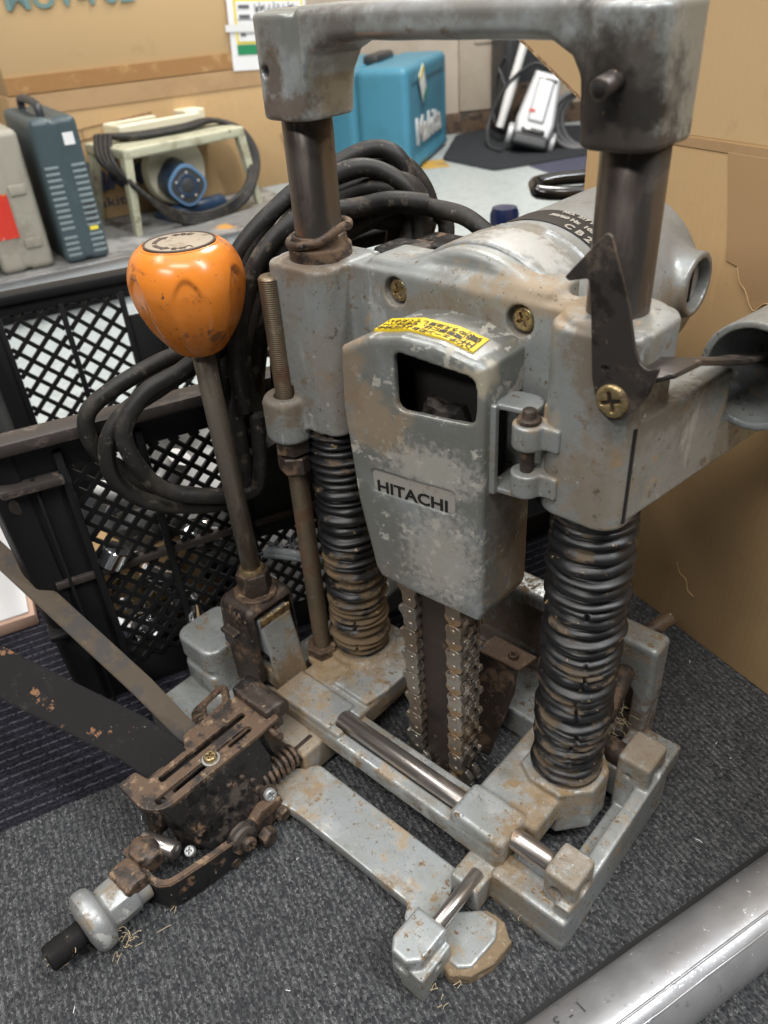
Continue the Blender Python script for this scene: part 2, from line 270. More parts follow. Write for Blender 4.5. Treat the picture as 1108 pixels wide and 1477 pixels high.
def carpet_mat(name, base, light, dark, stripe=None, fine=1.0, rot=-158.3):
    t = NT(name)
    v = t.vec((1, 1, 1), (0, 0, 0), (0, 0, RAD(rot)))     # local x runs along the ribs
    sep = t.node('ShaderNodeSeparateXYZ'); t.l.new(v, sep.inputs[0])
    # loop pile: voronoi cells stretched along the rib
    mp = t.node('ShaderNodeMapping'); mp.inputs['Scale'].default_value = (400 * fine, 560 * fine, 300)
    t.l.new(v, mp.inputs['Vector'])
    vo = t.node('ShaderNodeTexVoronoi'); vo.inputs['Scale'].default_value = 1.0; vo.inputs['Randomness'].default_value = .85
    t.l.new(mp.outputs[0], vo.inputs['Vector'])
    cell = t.node('ShaderNodeSeparateColor'); t.l.new(vo.outputs['Color'], cell.inputs[0])
    big = t.noise(14, 6, .6)
    f1 = t.ramp(cell.outputs[0], .25, 1.0)
    c = t.mix(f1, dark, base)
    c = t.mix(t.math('MULTIPLY', t.ramp(cell.outputs[1], .55, 1.0), t.ramp(t.noise(900, 3, .7), .42, .6)), c, light)
    c = t.mix(t.math('MULTIPLY', t.ramp(big, .45, .7), .35), c, dark)
    wv = t.node('ShaderNodeTexWave', wave_type='BANDS', bands_direction='Y'); wv.inputs['Scale'].default_value = 58 * fine
    wv.inputs['Distortion'].default_value = 1.2; wv.inputs['Detail'].default_value = 2
    t.l.new(v, wv.inputs['Vector'])
    c = t.mix(t.math('MULTIPLY', t.ramp(wv.outputs['Fac'], .55, .05), .62), c, dark)
    if stripe:
        w2 = t.node('ShaderNodeTexWave', wave_type='BANDS', bands_direction='Y'); w2.inputs['Scale'].default_value = 27
        w2.inputs['Distortion'].default_value = .4; t.l.new(v, w2.inputs['Vector'])
        f = t.math('MULTIPLY', t.ramp(w2.outputs['Fac'], .80, .95), t.ramp(cell.outputs[2], .1, .6))
        c = t.mix(f, c, stripe)
    t.setc('Base Color', c); t.setc('Roughness', .95)
    t.p.inputs['Specular IOR Level'].default_value = .15
    inv = t.math('SUBTRACT', 1.0, vo.outputs['Distance'])
    nrm = t.bump(inv, .9, .0016)
    nrm = t.bump(wv.outputs['Fac'], .5, .0016, nrm)
    t.l.new(nrm, t.p.inputs['Normal'])
    return t.m
M['carpet'] = carpet_mat('grey_loop_carpet', (0.092, 0.095, 0.097, 1), (0.22, 0.22, 0.22, 1), (0.036, 0.037, 0.040, 1))
M['carpet_navy'] = carpet_mat('navy_striped_carpet', (0.022, 0.021, 0.030, 1), (0.04, 0.038, 0.05, 1), (0.009, 0.009, 0.013, 1), (0.065, 0.065, 0.08, 1), 1.0, -68.3)
M['yellow_tape'] = layered('worn_orange_tape', (0.5, 0.3, 0.06, 1), .6, 0, [((0.3, 0.2, 0.08, 1), 12, .5, .7)])
M['mat'] = carpet_mat('charcoal_mat', (0.055, 0.06, 0.066, 1), (0.085, 0.09, 0.095, 1), (0.03, 0.033, 0.038, 1))
M['carpet_violet'] = carpet_mat('violet_grey_carpet', (0.115, 0.12, 0.17, 1), (0.17, 0.175, 0.23, 1), (0.07, 0.07, 0.11, 1))
M['floor'] = layered('pale_speckled_vinyl', (0.41, 0.45, 0.45, 1), .38, 0, [((0.34, 0.38, 0.38, 1), 45, .45, .65, .4), ((0.5, 0.53, 0.53, 1), 160, .55, .7, .35), ((0.3, 0.32, 0.31, 1), 3, .5, .75, .5)], [(300, .05, .0005)])
def pipe_mat():
    t = NT('film_wrapped_silver_pipe')
    c = t.mix(t.ramp(t.noise(9, 6, .6), .4, .7), (0.30, 0.30, 0.31, 1), (0.40, 0.40, 0.405, 1))
    c = t.mix(t.ramp(t.noise(75, 6, .7, (4, 0, 0)), .60, .66), c, (0.22, 0.22, 0.25, 1))
    c = t.mix(t.ramp(t.noise(120, 6, .7, (1, 6, 0)), .64, .67), c, (0.75, 0.75, 0.77, 1))
    t.setc('Base Color', c); t.setc('Metallic', .55)
    t.setc('Roughness', t.mixf(t.ramp(t.noise(40, 4, .6, (1, 2, 0)), .4, .7), .35, .5))
    t.p.inputs['Coat Weight'].default_value = .55; t.p.inputs['Coat Roughness'].default_value = .12
    nrm = t.bump(t.noise(26, 5, .65, (0, 3, 0), (1, 1, 1), .8), .5, .004)
    t.l.new(nrm, t.p.inputs['Coat Normal']); t.l.new(t.bump(t.noise(26, 3, .5), .15, .003), t.p.inputs['Normal'])
    return t.m
M['pipe'] = pipe_mat()
def bellows_mat(name, dirt_amt, ochre):
    t = NT(name)
    n = t.noise(28, 8, .65, (2, 5, 1), (1, 1, 2.2))
    sep = t.node('ShaderNodeSeparateXYZ'); t.l.new(t.tc.outputs['Object'], sep.inputs[0])
    low = t.ramp(sep.outputs[2], .24, .06)           # old dirt thrown up from the cut, thicker near the base
    f = t.ramp(t.math('ADD', n, t.math('MULTIPLY', low, dirt_amt)), .56, .66)
    c = t.mix(t.ramp(t.noise(70, 5, .6), .4, .7), (0.007, 0.007, 0.0082, 1), (0.017, 0.0165, 0.0175, 1))
    c = t.mix(f, c, ochre)
    c = t.mix(t.ramp(t.noise(160, 4, .6, (7, 1, 1)), .66, .74), c, (0.36, 0.24, 0.11, 1))
    t.setc('Base Color', c); t.setc('Roughness', t.mixf(f, .40, .85))
    t.l.new(t.bump(t.noise(500, 4, .6), .15, .0005), t.p.inputs['Normal'])
    return t.m
M['bellows_l'] = bellows_mat('dirty_rubber_bellows', .17, (0.13, 0.088, 0.047, 1))
M['bellows_r'] = bellows_mat('cracked_rubber_bellows', .09, (0.115, 0.085, 0.055, 1))

# ------------------------------------------------------------------ object helpers
def link(name, mesh, mat=None, parent=None, mw=None):
    o = bpy.data.objects.new(name, mesh); COL.objects.link(o)
    if mat is not None and len(mesh.materials) == 0: mesh.materials.append(mat if not isinstance(mat, str) else M[mat])
    if mw is not None: o.matrix_world = mw
    if parent is not None:
        o.parent = parent
        o.matrix_parent_inverse = parent_world(parent).inverted()
    return o
def parent_world(o):
    m = Matrix.LocRotScale(o.location, o.rotation_euler, o.scale)
    if o.parent: m = parent_world(o.parent) @ o.matrix_parent_inverse @ m
    return m
def thing(name, label, cat, loc=(0, 0, 0), rotz=0, group=None):
    o = bpy.data.objects.new(name, None); COL.objects.link(o)
    o.location = loc; o.rotation_euler = (0, 0, rotz); o.empty_display_size = .02
    return tag(o, label, cat, group)
def tag(o, label, cat, group=None):
    o['label'] = label; o['category'] = cat
    if group: o['group'] = group
    return o
def struct(o): o['kind'] = 'structure'; return o
def lab(o, t): o['label'] = t; return o

def smooth(me, angle=None):
    me.polygons.foreach_set('use_smooth', [True] * len(me.polygons))
    if angle is not None:
        try: me.set_sharp_from_angle(angle=RAD(angle))
        except Exception: pass
    return me
def mesh_from(verts, faces, sm=True, angle=None):
    me = bpy.data.meshes.new('m'); me.from_pydata([tuple(v) for v in verts], [], [tuple(f) for f in faces]); me.update()
    if sm: smooth(me, angle)
    return me

def quad_plate(pts, th):
    P = [Vector(p) for p in pts]; n = (P[1] - P[0]).cross(P[-1] - P[0]).normalized() * th / 2
    k = len(P); V = [p + n for p in P] + [p - n for p in P]
    F = [tuple(range(k)), tuple(reversed(range(k, 2 * k)))] + [(i, k + i, k + (i + 1) % k, (i + 1) % k) for i in range(k)]
    me = mesh_from(V, F, False); bm = bmesh.new(); bm.from_mesh(me); bmesh.ops.recalc_face_normals(bm, faces=bm.faces[:])
    bmesh.ops.bevel(bm, geom=bm.edges[:], offset=th * .2, segments=2, affect='EDGES'); bm.to_mesh(me); bm.free(); return smooth(me, 40)
# --- signed-distance casting toolkit (numpy volume + surface nets)
class Vol:
    def __init__(s, lo, hi, h):
        s.h = h; s.lo = np.array(lo, np.float32)
        s.n = np.ceil((np.array(hi) - np.array(lo)) / h).astype(int) + 1
        s.ax = [(s.lo[i] + h * np.arange(s.n[i])).astype(np.float32) for i in range(3)]
        s.D = np.full(s.n, 1.0, np.float32)
    def _sl(s, lo, hi, m):
        a = [max(0, int((lo[i] - m - s.lo[i]) / s.h)) for i in range(3)]
        b = [min(s.n[i], int((hi[i] + m - s.lo[i]) / s.h) + 2) for i in range(3)]
        sl = tuple(slice(a[i], max(a[i], b[i])) for i in range(3))
        g = (s.ax[0][sl[0]][:, None, None], s.ax[1][sl[1]][None, :, None], s.ax[2][sl[2]][None, None, :])
        return sl, g
    def op(s, fn, lo, hi, k=0.0, cut=False):
        sl, g = s._sl(lo, hi, max(.006, 3 * k))
        d = fn(*g).astype(np.float32); a = s.D[sl]
        d = np.broadcast_to(d, a.shape)
        if cut:
            if k > 0:
                hh = np.clip(.5 - .5 * (a + d) / k, 0, 1); s.D[sl] = a * (1 - hh) - d * hh + k * hh * (1 - hh)
            else: s.D[sl] = np.maximum(a, -d)
        else:
            if k > 0:
                hh = np.clip(.5 + .5 * (a - d) / k, 0, 1); s.D[sl] = a * (1 - hh) + d * hh - k * hh * (1 - hh)
            else: s.D[sl] = np.minimum(a, d)
        return s
    def box(s, x0, x1, y0, y1, z0, z1, r=.003, k=0.0, cut=False):
        r = .0012 + .55 * (r - .0012) if .0012 < r < .009 else r; k *= .6
        c = ((x0 + x1) / 2, (y0 + y1) / 2, (z0 + z1) / 2); b = ((x1 - x0) / 2 - r, (y1 - y0) / 2 - r, (z1 - z0) / 2 - r)
        def f(X, Y, Z):
            q = [np.abs(v - c[i]) - b[i] for i, v in enumerate((X, Y, Z))]
            o = np.sqrt(np.maximum(q[0], 0) ** 2 + np.maximum(q[1], 0) ** 2 + np.maximum(q[2], 0) ** 2)
            return o + np.minimum(np.maximum(q[0], np.maximum(q[1], q[2])), 0) - r
        return s.op(f, (x0, y0, z0), (x1, y1, z1), k, cut)
    def vbox(s, x0, x1, y0, y1, z0, z1, rv, re=.002, k=0.0, cut=False):
        """box whose vertical edges are rounded by rv, the rest by re"""
        k *= .6; re = min(re, .003)
        c = ((x0 + x1) / 2, (y0 + y1) / 2, (z0 + z1) / 2)
        def f(X, Y, Z):
            qx = np.abs(X - c[0]) - ((x1 - x0) / 2 - rv); qy = np.abs(Y - c[1]) - ((y1 - y0) / 2 - rv)
            d2 = np.sqrt(np.maximum(qx, 0) ** 2 + np.maximum(qy, 0) ** 2) + np.minimum(np.maximum(qx, qy), 0) - rv + re
            dz = np.abs(Z - c[2]) - (z1 - z0) / 2 + re
            return np.sqrt(np.maximum(d2, 0) ** 2 + np.maximum(dz, 0) ** 2) + np.minimum(np.maximum(d2, dz), 0) - re
        return s.op(f, (x0, y0, z0), (x1, y1, z1), k, cut)
    def cyl(s, p0, p1, r, re=.001, k=0.0, cut=False):
        p0 = np.array(p0, float); p1 = np.array(p1, float); L = np.linalg.norm(p1 - p0); a = (p1 - p0) / L; m = (p0 + p1) / 2
        def f(X, Y, Z):
            x, y, z = X - m[0], Y - m[1], Z - m[2]
            t = x * a[0] + y * a[1] + z * a[2]
            rr = np.sqrt(np.maximum(x * x + y * y + z * z - t * t, 0)) - r + re
            dt = np.abs(t) - L / 2 + re
            return np.sqrt(np.maximum(rr, 0) ** 2 + np.maximum(dt, 0) ** 2) + np.minimum(np.maximum(rr, dt), 0) - re
        return s.op(f, np.minimum(p0, p1) - r, np.maximum(p0, p1) + r, k, cut)
    def poly(s, pts, axis, a0, a1, r=.002, k=0.0, cut=False):
        """polygon in the two other axes (x<y<z order) swept along axis from a0 to a1"""
        r = .001 + .6 * (r - .001) if .001 < r < .005 else r; k *= .6
        P = np.array(pts, float); oi = [i for i in range(3) if i != axis]
        def f(X, Y, Z):
            V = (X, Y, Z); u, v = np.broadcast_arrays(V[oi[0]], V[oi[1]])
            d = np.full(u.shape, 1e9); sg = np.ones(u.shape)
            n = len(P); j = n - 1
            for i in range(n):
                e = P[j] - P[i]; wx = u - P[i, 0]; wy = v - P[i, 1]
                t = np.clip((wx * e[0] + wy * e[1]) / (e @ e), 0, 1)
                bx = wx - e[0] * t; by = wy - e[1] * t; d = np.minimum(d, bx * bx + by * by)
                c1 = v >= P[i, 1]; c2 = v < P[j, 1]; c3 = e[0] * wy > e[1] * wx
                flip = (c1 & c2 & c3) | (~c1 & ~c2 & ~c3); sg = np.where(flip, -sg, sg); j = i
            d2 = sg * np.sqrt(d) + r
            da = np.abs(V[axis] - (a0 + a1) / 2) - (a1 - a0) / 2 + r
            return np.sqrt(np.maximum(d2, 0) ** 2 + np.maximum(da, 0) ** 2) + np.minimum(np.maximum(d2, da), 0) - r
        lo = [0] * 3; hi = [0] * 3; lo[axis], hi[axis] = a0, a1
        lo[oi[0]], lo[oi[1]] = P.min(0); hi[oi[0]], hi[oi[1]] = P.max(0)
        return s.op(f, lo, hi, k, cut)
    def rough(s, amp, cell):
        """hand-finished unevenness of the casting"""
        m = np.maximum(2, (s.n * s.h / cell).astype(int) + 2); R = np.random.rand(*m).astype(np.float32) - .5
        for ax in range(3):
            t = np.linspace(0, m[ax] - 1.001, s.n[ax]); i = t.astype(int); f = (t - i).astype(np.float32); f = f * f * (3 - 2 * f)
            sh = [1, 1, 1]; sh[ax] = -1; f = f.reshape(sh)
            R = np.take(R, i, ax) * (1 - f) + np.take(R, i + 1, ax) * f
        s.D += R * amp * .45; return s
    def mesh(s):
        D = np.pad(s.D, 1, constant_values=.01); lo = s.lo - s.h
        S = D < 0; nx, ny, nz = D.shape
        cnt = np.zeros((nx - 1, ny - 1, nz - 1), np.int8)
        offs = [(i, j, k) for i in (0, 1) for j in (0, 1) for k in (0, 1)]
        for (i, j, k) in offs: cnt += S[i:nx - 1 + i, j:ny - 1 + j, k:nz - 1 + k]
        act = (cnt > 0) & (cnt < 8)
        idx = np.argwhere(act); vid = np.full(act.shape, -1, np.int32); vid[act] = np.arange(len(idx))
        acc = np.zeros((len(idx), 3)); num = np.zeros(len(idx))
        val = {o: D[idx[:, 0] + o[0], idx[:, 1] + o[1], idx[:, 2] + o[2]] for o in offs}
        for a in offs:
            for ax in range(3):
                if a[ax]: continue
                b = list(a); b[ax] = 1; b = tuple(b)
                va, vb = val[a], val[b]; cr = (va < 0) != (vb < 0)
                t = np.where(cr, va / np.where(cr, va - vb, 1), 0)
                p = np.array(a, float)[None, :].repeat(len(idx), 0); p[:, ax] += t
                acc += p * cr[:, None]; num += cr
        V = (idx + acc / num[:, None]) * s.h + lo
        F = []
        for ax in range(3):
            o1, o2 = [i for i in range(3) if i != ax]
            sl0 = [slice(None)] * 3; sl1 = [slice(None)] * 3
            sl0[ax] = slice(0, -1); sl1[ax] = slice(1, None)
            A = S[tuple(sl0)]; B = S[tuple(sl1)]
            e = np.argwhere(A != B)
            e = e[(e[:, o1] > 0) & (e[:, o2] > 0) & (e[:, o1] < D.shape[o1] - 1) & (e[:, o2] < D.shape[o2] - 1)]
            q = []
            for (d1, d2) in ((-1, -1), (0, -1), (0, 0), (-1, 0)):
                ee = e.copy(); ee[:, o1] += d1; ee[:, o2] += d2; q.append(vid[ee[:, 0], ee[:, 1], ee[:, 2]])
            q = np.stack(q, 1); ins = A[e[:, 0], e[:, 1], e[:, 2]]
            flip = ins if ax != 1 else ~ins
            q = np.where(flip[:, None], q, q[:, ::-1]); F.append(q)
        F = np.concatenate(F)
        me = bpy.data.meshes.new('cast'); me.vertices.add(len(V)); me.vertices.foreach_set('co', V.astype(np.float32).ravel())
        me.loops.add(len(F) * 4); me.loops.foreach_set('vertex_index', F.astype(np.int32).ravel())
        me.polygons.add(len(F)); me.polygons.foreach_set('loop_start', np.arange(0, len(F) * 4, 4, dtype=np.int32))
        me.polygons.foreach_set('use_smooth', np.ones(len(F), bool))
        me.update(calc_edges=True); me.validate()
        return me

def basis(p0, p1):
    a = (Vector(p1) - Vector(p0)); L = a.length; a.normalize()
    return Matrix.Translation(Vector(p0)) @ a.to_track_quat('Z', 'Y').to_matrix().to_4x4(), L
def lathe(prof, seg=32, mod=None, angle=35):
    """prof: list of (r, z); closed at ends when r==0"""
    V = []; F = []
    for (r, z) in prof:
        for i in range(seg):
            a = 2 * math.pi * i / seg; rr, zz = (r, z) if mod is None else mod(r, z, a)
            V.append((rr * math.cos(a), rr * math.sin(a), zz))
    for j in range(len(prof) - 1):
        for i in range(seg):
            k = (i + 1) % seg; F.append((j * seg + i, j * seg + k, (j + 1) * seg + k, (j + 1) * seg + i))
    if prof[0] != prof[-1]: F.append(tuple(reversed(range(seg)))); F.append(tuple((len(prof) - 1) * seg + i for i in range(seg)))
    return mesh_from(V, F, True, angle)
def cylm(r, L, bev=.0008, seg=28):
    return lathe([(r - bev, 0), (r, bev), (r, L - bev), (r - bev, L)], seg, angle=50)
def cyl_obj(name, p0, p1, r, mat, parent, bev=.0008, seg=28):
    mw, L = basis(p0, p1); return link(name, cylm(r, L, bev, seg), mat, parent, mw)
def lathe_obj(name, p0, p1, prof, mat, parent, seg=32, mod=None, angle=35):
    mw, L = basis(p0, p1); return link(name, lathe(prof, seg, mod, angle), mat, parent, mw)
def hexm(r, h, hole=0):
    V = []; F = []
    c = .0012
    for (rr, z) in ((r - c, 0), (r, c), (r, h - c), (r - c, h)):
        for i in range(6): V.append((rr * math.cos(i * math.pi / 3), rr * math.sin(i * math.pi / 3), z))
    for j in range(3):
        for i in range(6): k = (i + 1) % 6; F.append((j * 6 + i, j * 6 + k, j * 6 + 6 + k, j * 6 + 6 + i))
    F.append((5, 4, 3, 2, 1, 0)); F.append((18, 19, 20, 21, 22, 23))
    return mesh_from(V, F, False)
def hex_obj(name, p0, p1, r, mat, parent, spin=0):
    mw, L = basis(p0, p1); return link(name, hexm(r, L), mat, parent, mw @ Matrix.Rotation(spin, 4, 'Z'))
def spline(P, n=10, closed=False):
    P = [Vector(p) for p in P]; out = []
    m = len(P)
    for i in range(m if closed else m - 1):
        if closed: a, b, c, d = P[(i - 1) % m], P[i], P[(i + 1) % m], P[(i + 2) % m]
        else: a, b, c, d = P[max(i - 1, 0)], P[i], P[i + 1], P[min(i + 2, m - 1)]
        for k in range(n):
            t = k / n
            out.append(.5 * ((2 * b) + (c - a) * t + (2 * a - 5 * b + 4 * c - d) * t * t + (3 * b - a - 3 * c + d) * t ** 3))
    if not closed: out.append(P[-1])
    return out
def tube_vf(P, r, seg=14, closed=False, base=0):
    V = []; F = []; n = len(P)
    T = [((P[(i + 1) % n] - P[i - 1]) if closed or 0 < i < n - 1 else (P[1] - P[0] if i == 0 else P[-1] - P[-2])).normalized() for i in range(n)]
    N = T[0].orthogonal().normalized()
    for i in range(n):
        N = (N - T[i] * N.dot(T[i])).normalized(); B = T[i].cross(N)
        rr = r(i / (n - 1)) if callable(r) else r
        for k in range(seg):
            a = 2 * math.pi * k / seg; V.append(P[i] + (N * math.cos(a) + B * math.sin(a)) * rr)
    for i in range(n if closed else n - 1):
        j = (i + 1) % n
        for k in range(seg):
            l = (k + 1) % seg; F.append((base + i * seg + k, base + i * seg + l, base + j * seg + l, base + j * seg + k))
    if not closed:
        F.append(tuple(base + k for k in reversed(range(seg)))); F.append(tuple(base + (n - 1) * seg + k for k in range(seg)))
    return V, F
def tubes_obj(name, paths, r, mat, parent=None, seg=14, n=10, closed=False, raw=False):
    V = []; F = []
    for p in paths:
        v, f = tube_vf([Vector(q) for q in p] if raw else spline(p, n, closed), r, seg, closed, len(V)); V += v; F += f
    return link(name, mesh_from(V, F, True, 60), mat, parent)

def outline_mesh(outer, holes, thick, bev=.0006, res=2):
    """flat plate from outlines (curve fill); local XY, thickness along Z centred"""
    cu = bpy.data.curves.new('c', 'CURVE'); cu.dimensions = '2D'; cu.fill_mode = 'BOTH'
    cu.extrude = max(thick / 2 - bev, 1e-5); cu.bevel_depth = bev; cu.bevel_resolution = 1; cu.offset = -bev
    for pts in [outer] + list(holes):
        sp = cu.splines.new('POLY'); sp.points.add(len(pts) - 1); sp.use_cyclic_u = True
        for q, p in zip(sp.points, pts): q.co = (p[0], p[1], 0, 1)
    o = bpy.data.objects.new('tmp', cu); COL.objects.link(o)
    dg = bpy.context.evaluated_depsgraph_get(); me = bpy.data.meshes.new_from_object(o.evaluated_get(dg))
    bpy.data.objects.remove(o); bpy.data.curves.remove(cu)
    return smooth(me, 35)
def roundpoly(pts, r, n=4):
    out = []; m = len(pts)
    for i in range(m):
        a, b, c = (Vector(pts[(i + d) % m]) for d in (-1, 0, 1))
        u = (a - b); v = (c - b); rr = min(r if not isinstance(r, (list, tuple)) else r[i], u.length * .45, v.length * .45)
        p, q = b + u.normalized() * rr, b + v.normalized() * rr
        if rr < 1e-6: out.append(tuple(b)); continue
        for k in range(n + 1):
            t = k / n; out.append(tuple(p * (1 - t) ** 2 + b * 2 * t * (1 - t) + q * t * t))
    return out
def frame(o, x, y):
    x = Vector(x).normalized(); y = Vector(y); y = (y - x * y.dot(x)).normalized(); z = x.cross(y)
    return Matrix(((x[0], y[0], z[0], o[0]), (x[1], y[1], z[1], o[1]), (x[2], y[2], z[2], o[2]), (0, 0, 0, 1)))
def text_mesh(s, size, extrude=.0002, bold=0.0, align='CENTER', shear=0.0, spacing=1.0):
    cu = bpy.data.curves.new('t', 'FONT'); cu.body = s; cu.size = size; cu.extrude = extrude; cu.offset = bold
    cu.align_x = align; cu.align_y = 'CENTER'; cu.shear = shear; cu.space_character = spacing; cu.resolution_u = 3
    o = bpy.data.objects.new('tmp', cu); COL.objects.link(o)
    dg = bpy.context.evaluated_depsgraph_get(); me = bpy.data.meshes.new_from_object(o.evaluated_get(dg))
    bpy.data.objects.remove(o); bpy.data.curves.remove(cu)
    return me
def text_fit(name, s, width, mat, parent, mw, bold=.0, height=None, shear=0.0, extrude=.0002):
    me = text_mesh(s, 1.0, extrude, bold, shear=shear)
    co = np.array([v.co[:] for v in me.vertices]); x0, x1 = co[:, 0].min(), co[:, 0].max(); y0, y1 = co[:, 1].min(), co[:, 1].max()
    sx = width / (x1 - x0); sy = (height / (y1 - y0)) if height else sx
    for v in me.vertices:
        v.co.x = (v.co.x - (x0 + x1) / 2) * sx; v.co.y = (v.co.y - (y0 + y1) / 2) * sy
    return link(name, me, mat, parent, mw)
def boxm(x0, x1, y0, y1, z0, z1, bev=.0, seg=2):
    bm = bmesh.new(); bmesh.ops.create_cube(bm, size=1)
    for v in bm.verts: v.co = (x0 + (x1 - x0) * (v.co.x + .5), y0 + (y1 - y0) * (v.co.y + .5), z0 + (z1 - z0) * (v.co.z + .5))
    if bev > 0: bmesh.ops.bevel(bm, geom=bm.edges[:], offset=bev, segments=seg, profile=.5, affect='EDGES')
    me = bpy.data.meshes.new('b'); bm.to_mesh(me); bm.free(); return smooth(me, 40)
def join(meshes_mw):
    bm = bmesh.new()
    for me, mw in meshes_mw:
        n0 = len(bm.verts); bm.from_mesh(me); bm.verts.ensure_lookup_table()
        if mw is not None: bmesh.ops.transform(bm, matrix=mw, verts=bm.verts[n0:])
    me = bpy.data.meshes.new('j'); bm.to_mesh(me); bm.free(); return me
def copy_tree(o, parent=None):
    c = o.copy(); COL.objects.link(c)
    if parent is not None: c.parent = parent
    for ch in list(o.children): copy_tree(ch, c)
    return c
_screws = {}
def screw(name, p, nrm, r, mat, parent, h=.003, spin=0.3):
    """pan head screw with a cross recess"""
    key = (round(r, 4), round(h, 4))
    if key not in _screws:
        v = Vol((-r * 1.15, -r * 1.15, -h * .5), (r * 1.15, r * 1.15, h * 1.4), r / 14)
        v.cyl((0, 0, -h * .4), (0, 0, h), r, min(h * .5, r * .35))
        v.box(-r * .62, r * .62, -r * .13, r * .13, h * .35, h * 2, .0001, r * .05, True); v.box(-r * .13, r * .13, -r * .62, r * .62, h * .35, h * 2, .0001, r * .05, True)
        _screws[key] = v.mesh()
    mw, _ = basis(p, Vector(p) + Vector(nrm))
    return link(name, _screws[key].copy() if False else _screws[key], mat, parent, mw @ Matrix.Rotation(spin, 4, 'Z'))

exec_parts = True
# ================================================================== the setting
U = Vector((.37, .929, 0)); W = Vector((-.929, .37, 0)); ZU = Vector((0, 0, 1))
def uw(t, s, z=0.0): return U * t + W * s + ZU * z
def sheet(name, t0, t1, s0, s1, z, th, mat):
    me = boxm(t0, t1, s0, s1, z - th, z); o = link(name, me, mat, None, frame((0, 0, 0), U, W)); return struct(o)
def sheet_world(name, t0, t1, s0, s1, z, th, mat):
    P = [uw(t0, s0, z), uw(t1, s0, z), uw(t1, s1, z), uw(t0, s1, z)]; Q = [p - ZU * th for p in P]
    me = mesh_from(P + Q, [(0, 1, 2, 3), (7, 6, 5, 4), (0, 4, 5, 1), (1, 5, 6, 2), (2, 6, 7, 3), (3, 7, 4, 0)], False)
    return struct(link(name, me, mat))
sheet_world('floor', -7, 9, -7, 9, -.006, .02, 'floor')
sheet_world('carpet', -1.6, 1.2, -1.2, .1105, 0, .004, 'carpet')
sheet_world('striped_carpet', -1.6, 1.2, .1115, .74, 0, .004, 'carpet_navy')
sd = Vector((.3256, .9455, 0)); sm_ = Vector((.9455, -.3256, 0)); s0_ = Vector((.178, -.166, 0))
P = [s0_ - sd * 1.2, s0_ - sd * 1.2 + sm_ * .0075, s0_ + sd * .9 + sm_ * .0075, s0_ + sd * .9]
struct(link('seam_strip', mesh_from([p + ZU * .0012 for p in P] + [p - ZU * .002 for p in P], [(0, 1, 2, 3), (7, 6, 5, 4), (0, 4, 5, 1), (1, 5, 6, 2), (2, 6, 7, 3), (3, 7, 4, 0)], False), 'strip'))  # thin black strip along the carpet seam line

# ================================================================== the chain mortiser
mort = thing('chain_mortiser', 'old silver grey chain mortising machine with two bellows columns, top handle and orange knob', 'power tool')

# ---- top handle
v = Vol((-.15, -.036, .522), (.15, .036, .594), .0011)
v.vbox(-.1325, -.086, -.027, .024, .529, .586, .015, .005)
v.vbox(.0955, .1350, -.029, .022, .527, .585, .012, .005)
v.box(-.12, .12, -.021, .019, .5715, .5875, .0075, k=.004)
v.poly([(-.09, .588), (-.09, .536), (-.0855, .553), (-.078, .564), (-.063, .5705), (-.04, .572), (.060, .572), (.078, .5705), (.0895, .5645), (.095, .556), (.0968, .538), (.0968, .588)], 1, -.0255, .021, .006, k=.006)
v.cyl((-.1185, -.04, .556), (-.1185, -.018, .556), .0034, .0004, .001, True)
v.rough(.0012, .02)
handle = link('handle', v.mesh(), 'paint_handle', mort)
cyl_obj('lock_pin', (.1155, -.043, .5545), (.1155, -.02, .5575), .0048, 'pointer', handle)
cyl_obj('pin_bore', (.1155, -.0434, .5544), (.1155, -.0425, .5545), .0028, 'hole', handle, .0001)

# ---- posts
for x, z0 in ((-.1145, .43), (.1145, .425)):
    cyl_obj('guide_post', (x, 0, .30), (x, 0, .535), .0167, 'post', mort, seg=48)
v = Vol((-.15, -.034, .43), (-.08, .034, .475), .001)
v.cyl((-.1145, 0, .434), (-.1145, 0, .448), .0225, .002)
v.cyl((-.1145, 0, .434), (-.1145, 0, .4555), .0195, .001, .002)
v.cyl((-.1145, 0, .434), (-.1145, 0, .48), .0167, .0002, 0, True)
link('post_collar', v.mesh(), 'rusty', mort)
# sprung wire clip round the left post
P = [(-.1145 + .0215 * math.cos(a), .0215 * math.sin(a), .4545 + .004 * math.sin(a + .2) + .0025 * math.cos(a)) for a in np.linspace(.5, 5.6, 26)]
P += [(-.0905, -.006, .4605), (-.0868, .000, .4635)]
tubes_obj('wire_clip', [P], .003, 'rusty', mort, 10, 2)

# ---- head casting
v = Vol((-.17, -.055, .288), (.185, .16, .474), .0011)
v.vbox(-.1455, -.0845, -.030, .030, .311, .4385, .013, .003)
v.poly([(-.1455, -.012), (-.131, -.0305), (-.102, -.0305), (-.0845, -.012), (-.0845, .03), (-.1455, .03)], 2, .3105, .439, .003)
v.cyl((-.139, -.030, .2985), (-.139, -.030, .336), .0185, .004, .004)
v.box(-.152, -.126, -.046, -.02, .300, .333, .005, .004)
v.box(-.10, .10, -.0035, .022, .325, .4395, .004, .006)                      # front plate
v.cyl((.010, .006, .388), (.010, .045, .388), .0705, .006, .016)
v.box(-.07, .07, .002, .04, .36, .444, .004, .01)
v.vbox(.0865, .1425, -.031, .03, .321, .4415, .016, .003, .004)                # right sleeve
v.cyl((.1145, 0, .43), (.1145, 0, .4445), .0285, .002, .003)
v.box(.118, .145, -.020, .014, .418, .444, .004, .003)
v.poly([(.120, -.024), (.1405, -.0225), (.1445, -.012), (.1625, .115), (.1665, .145), (.147, .15), (.128, .02)], 2, .3265, .3925, .003, .003)  # arm
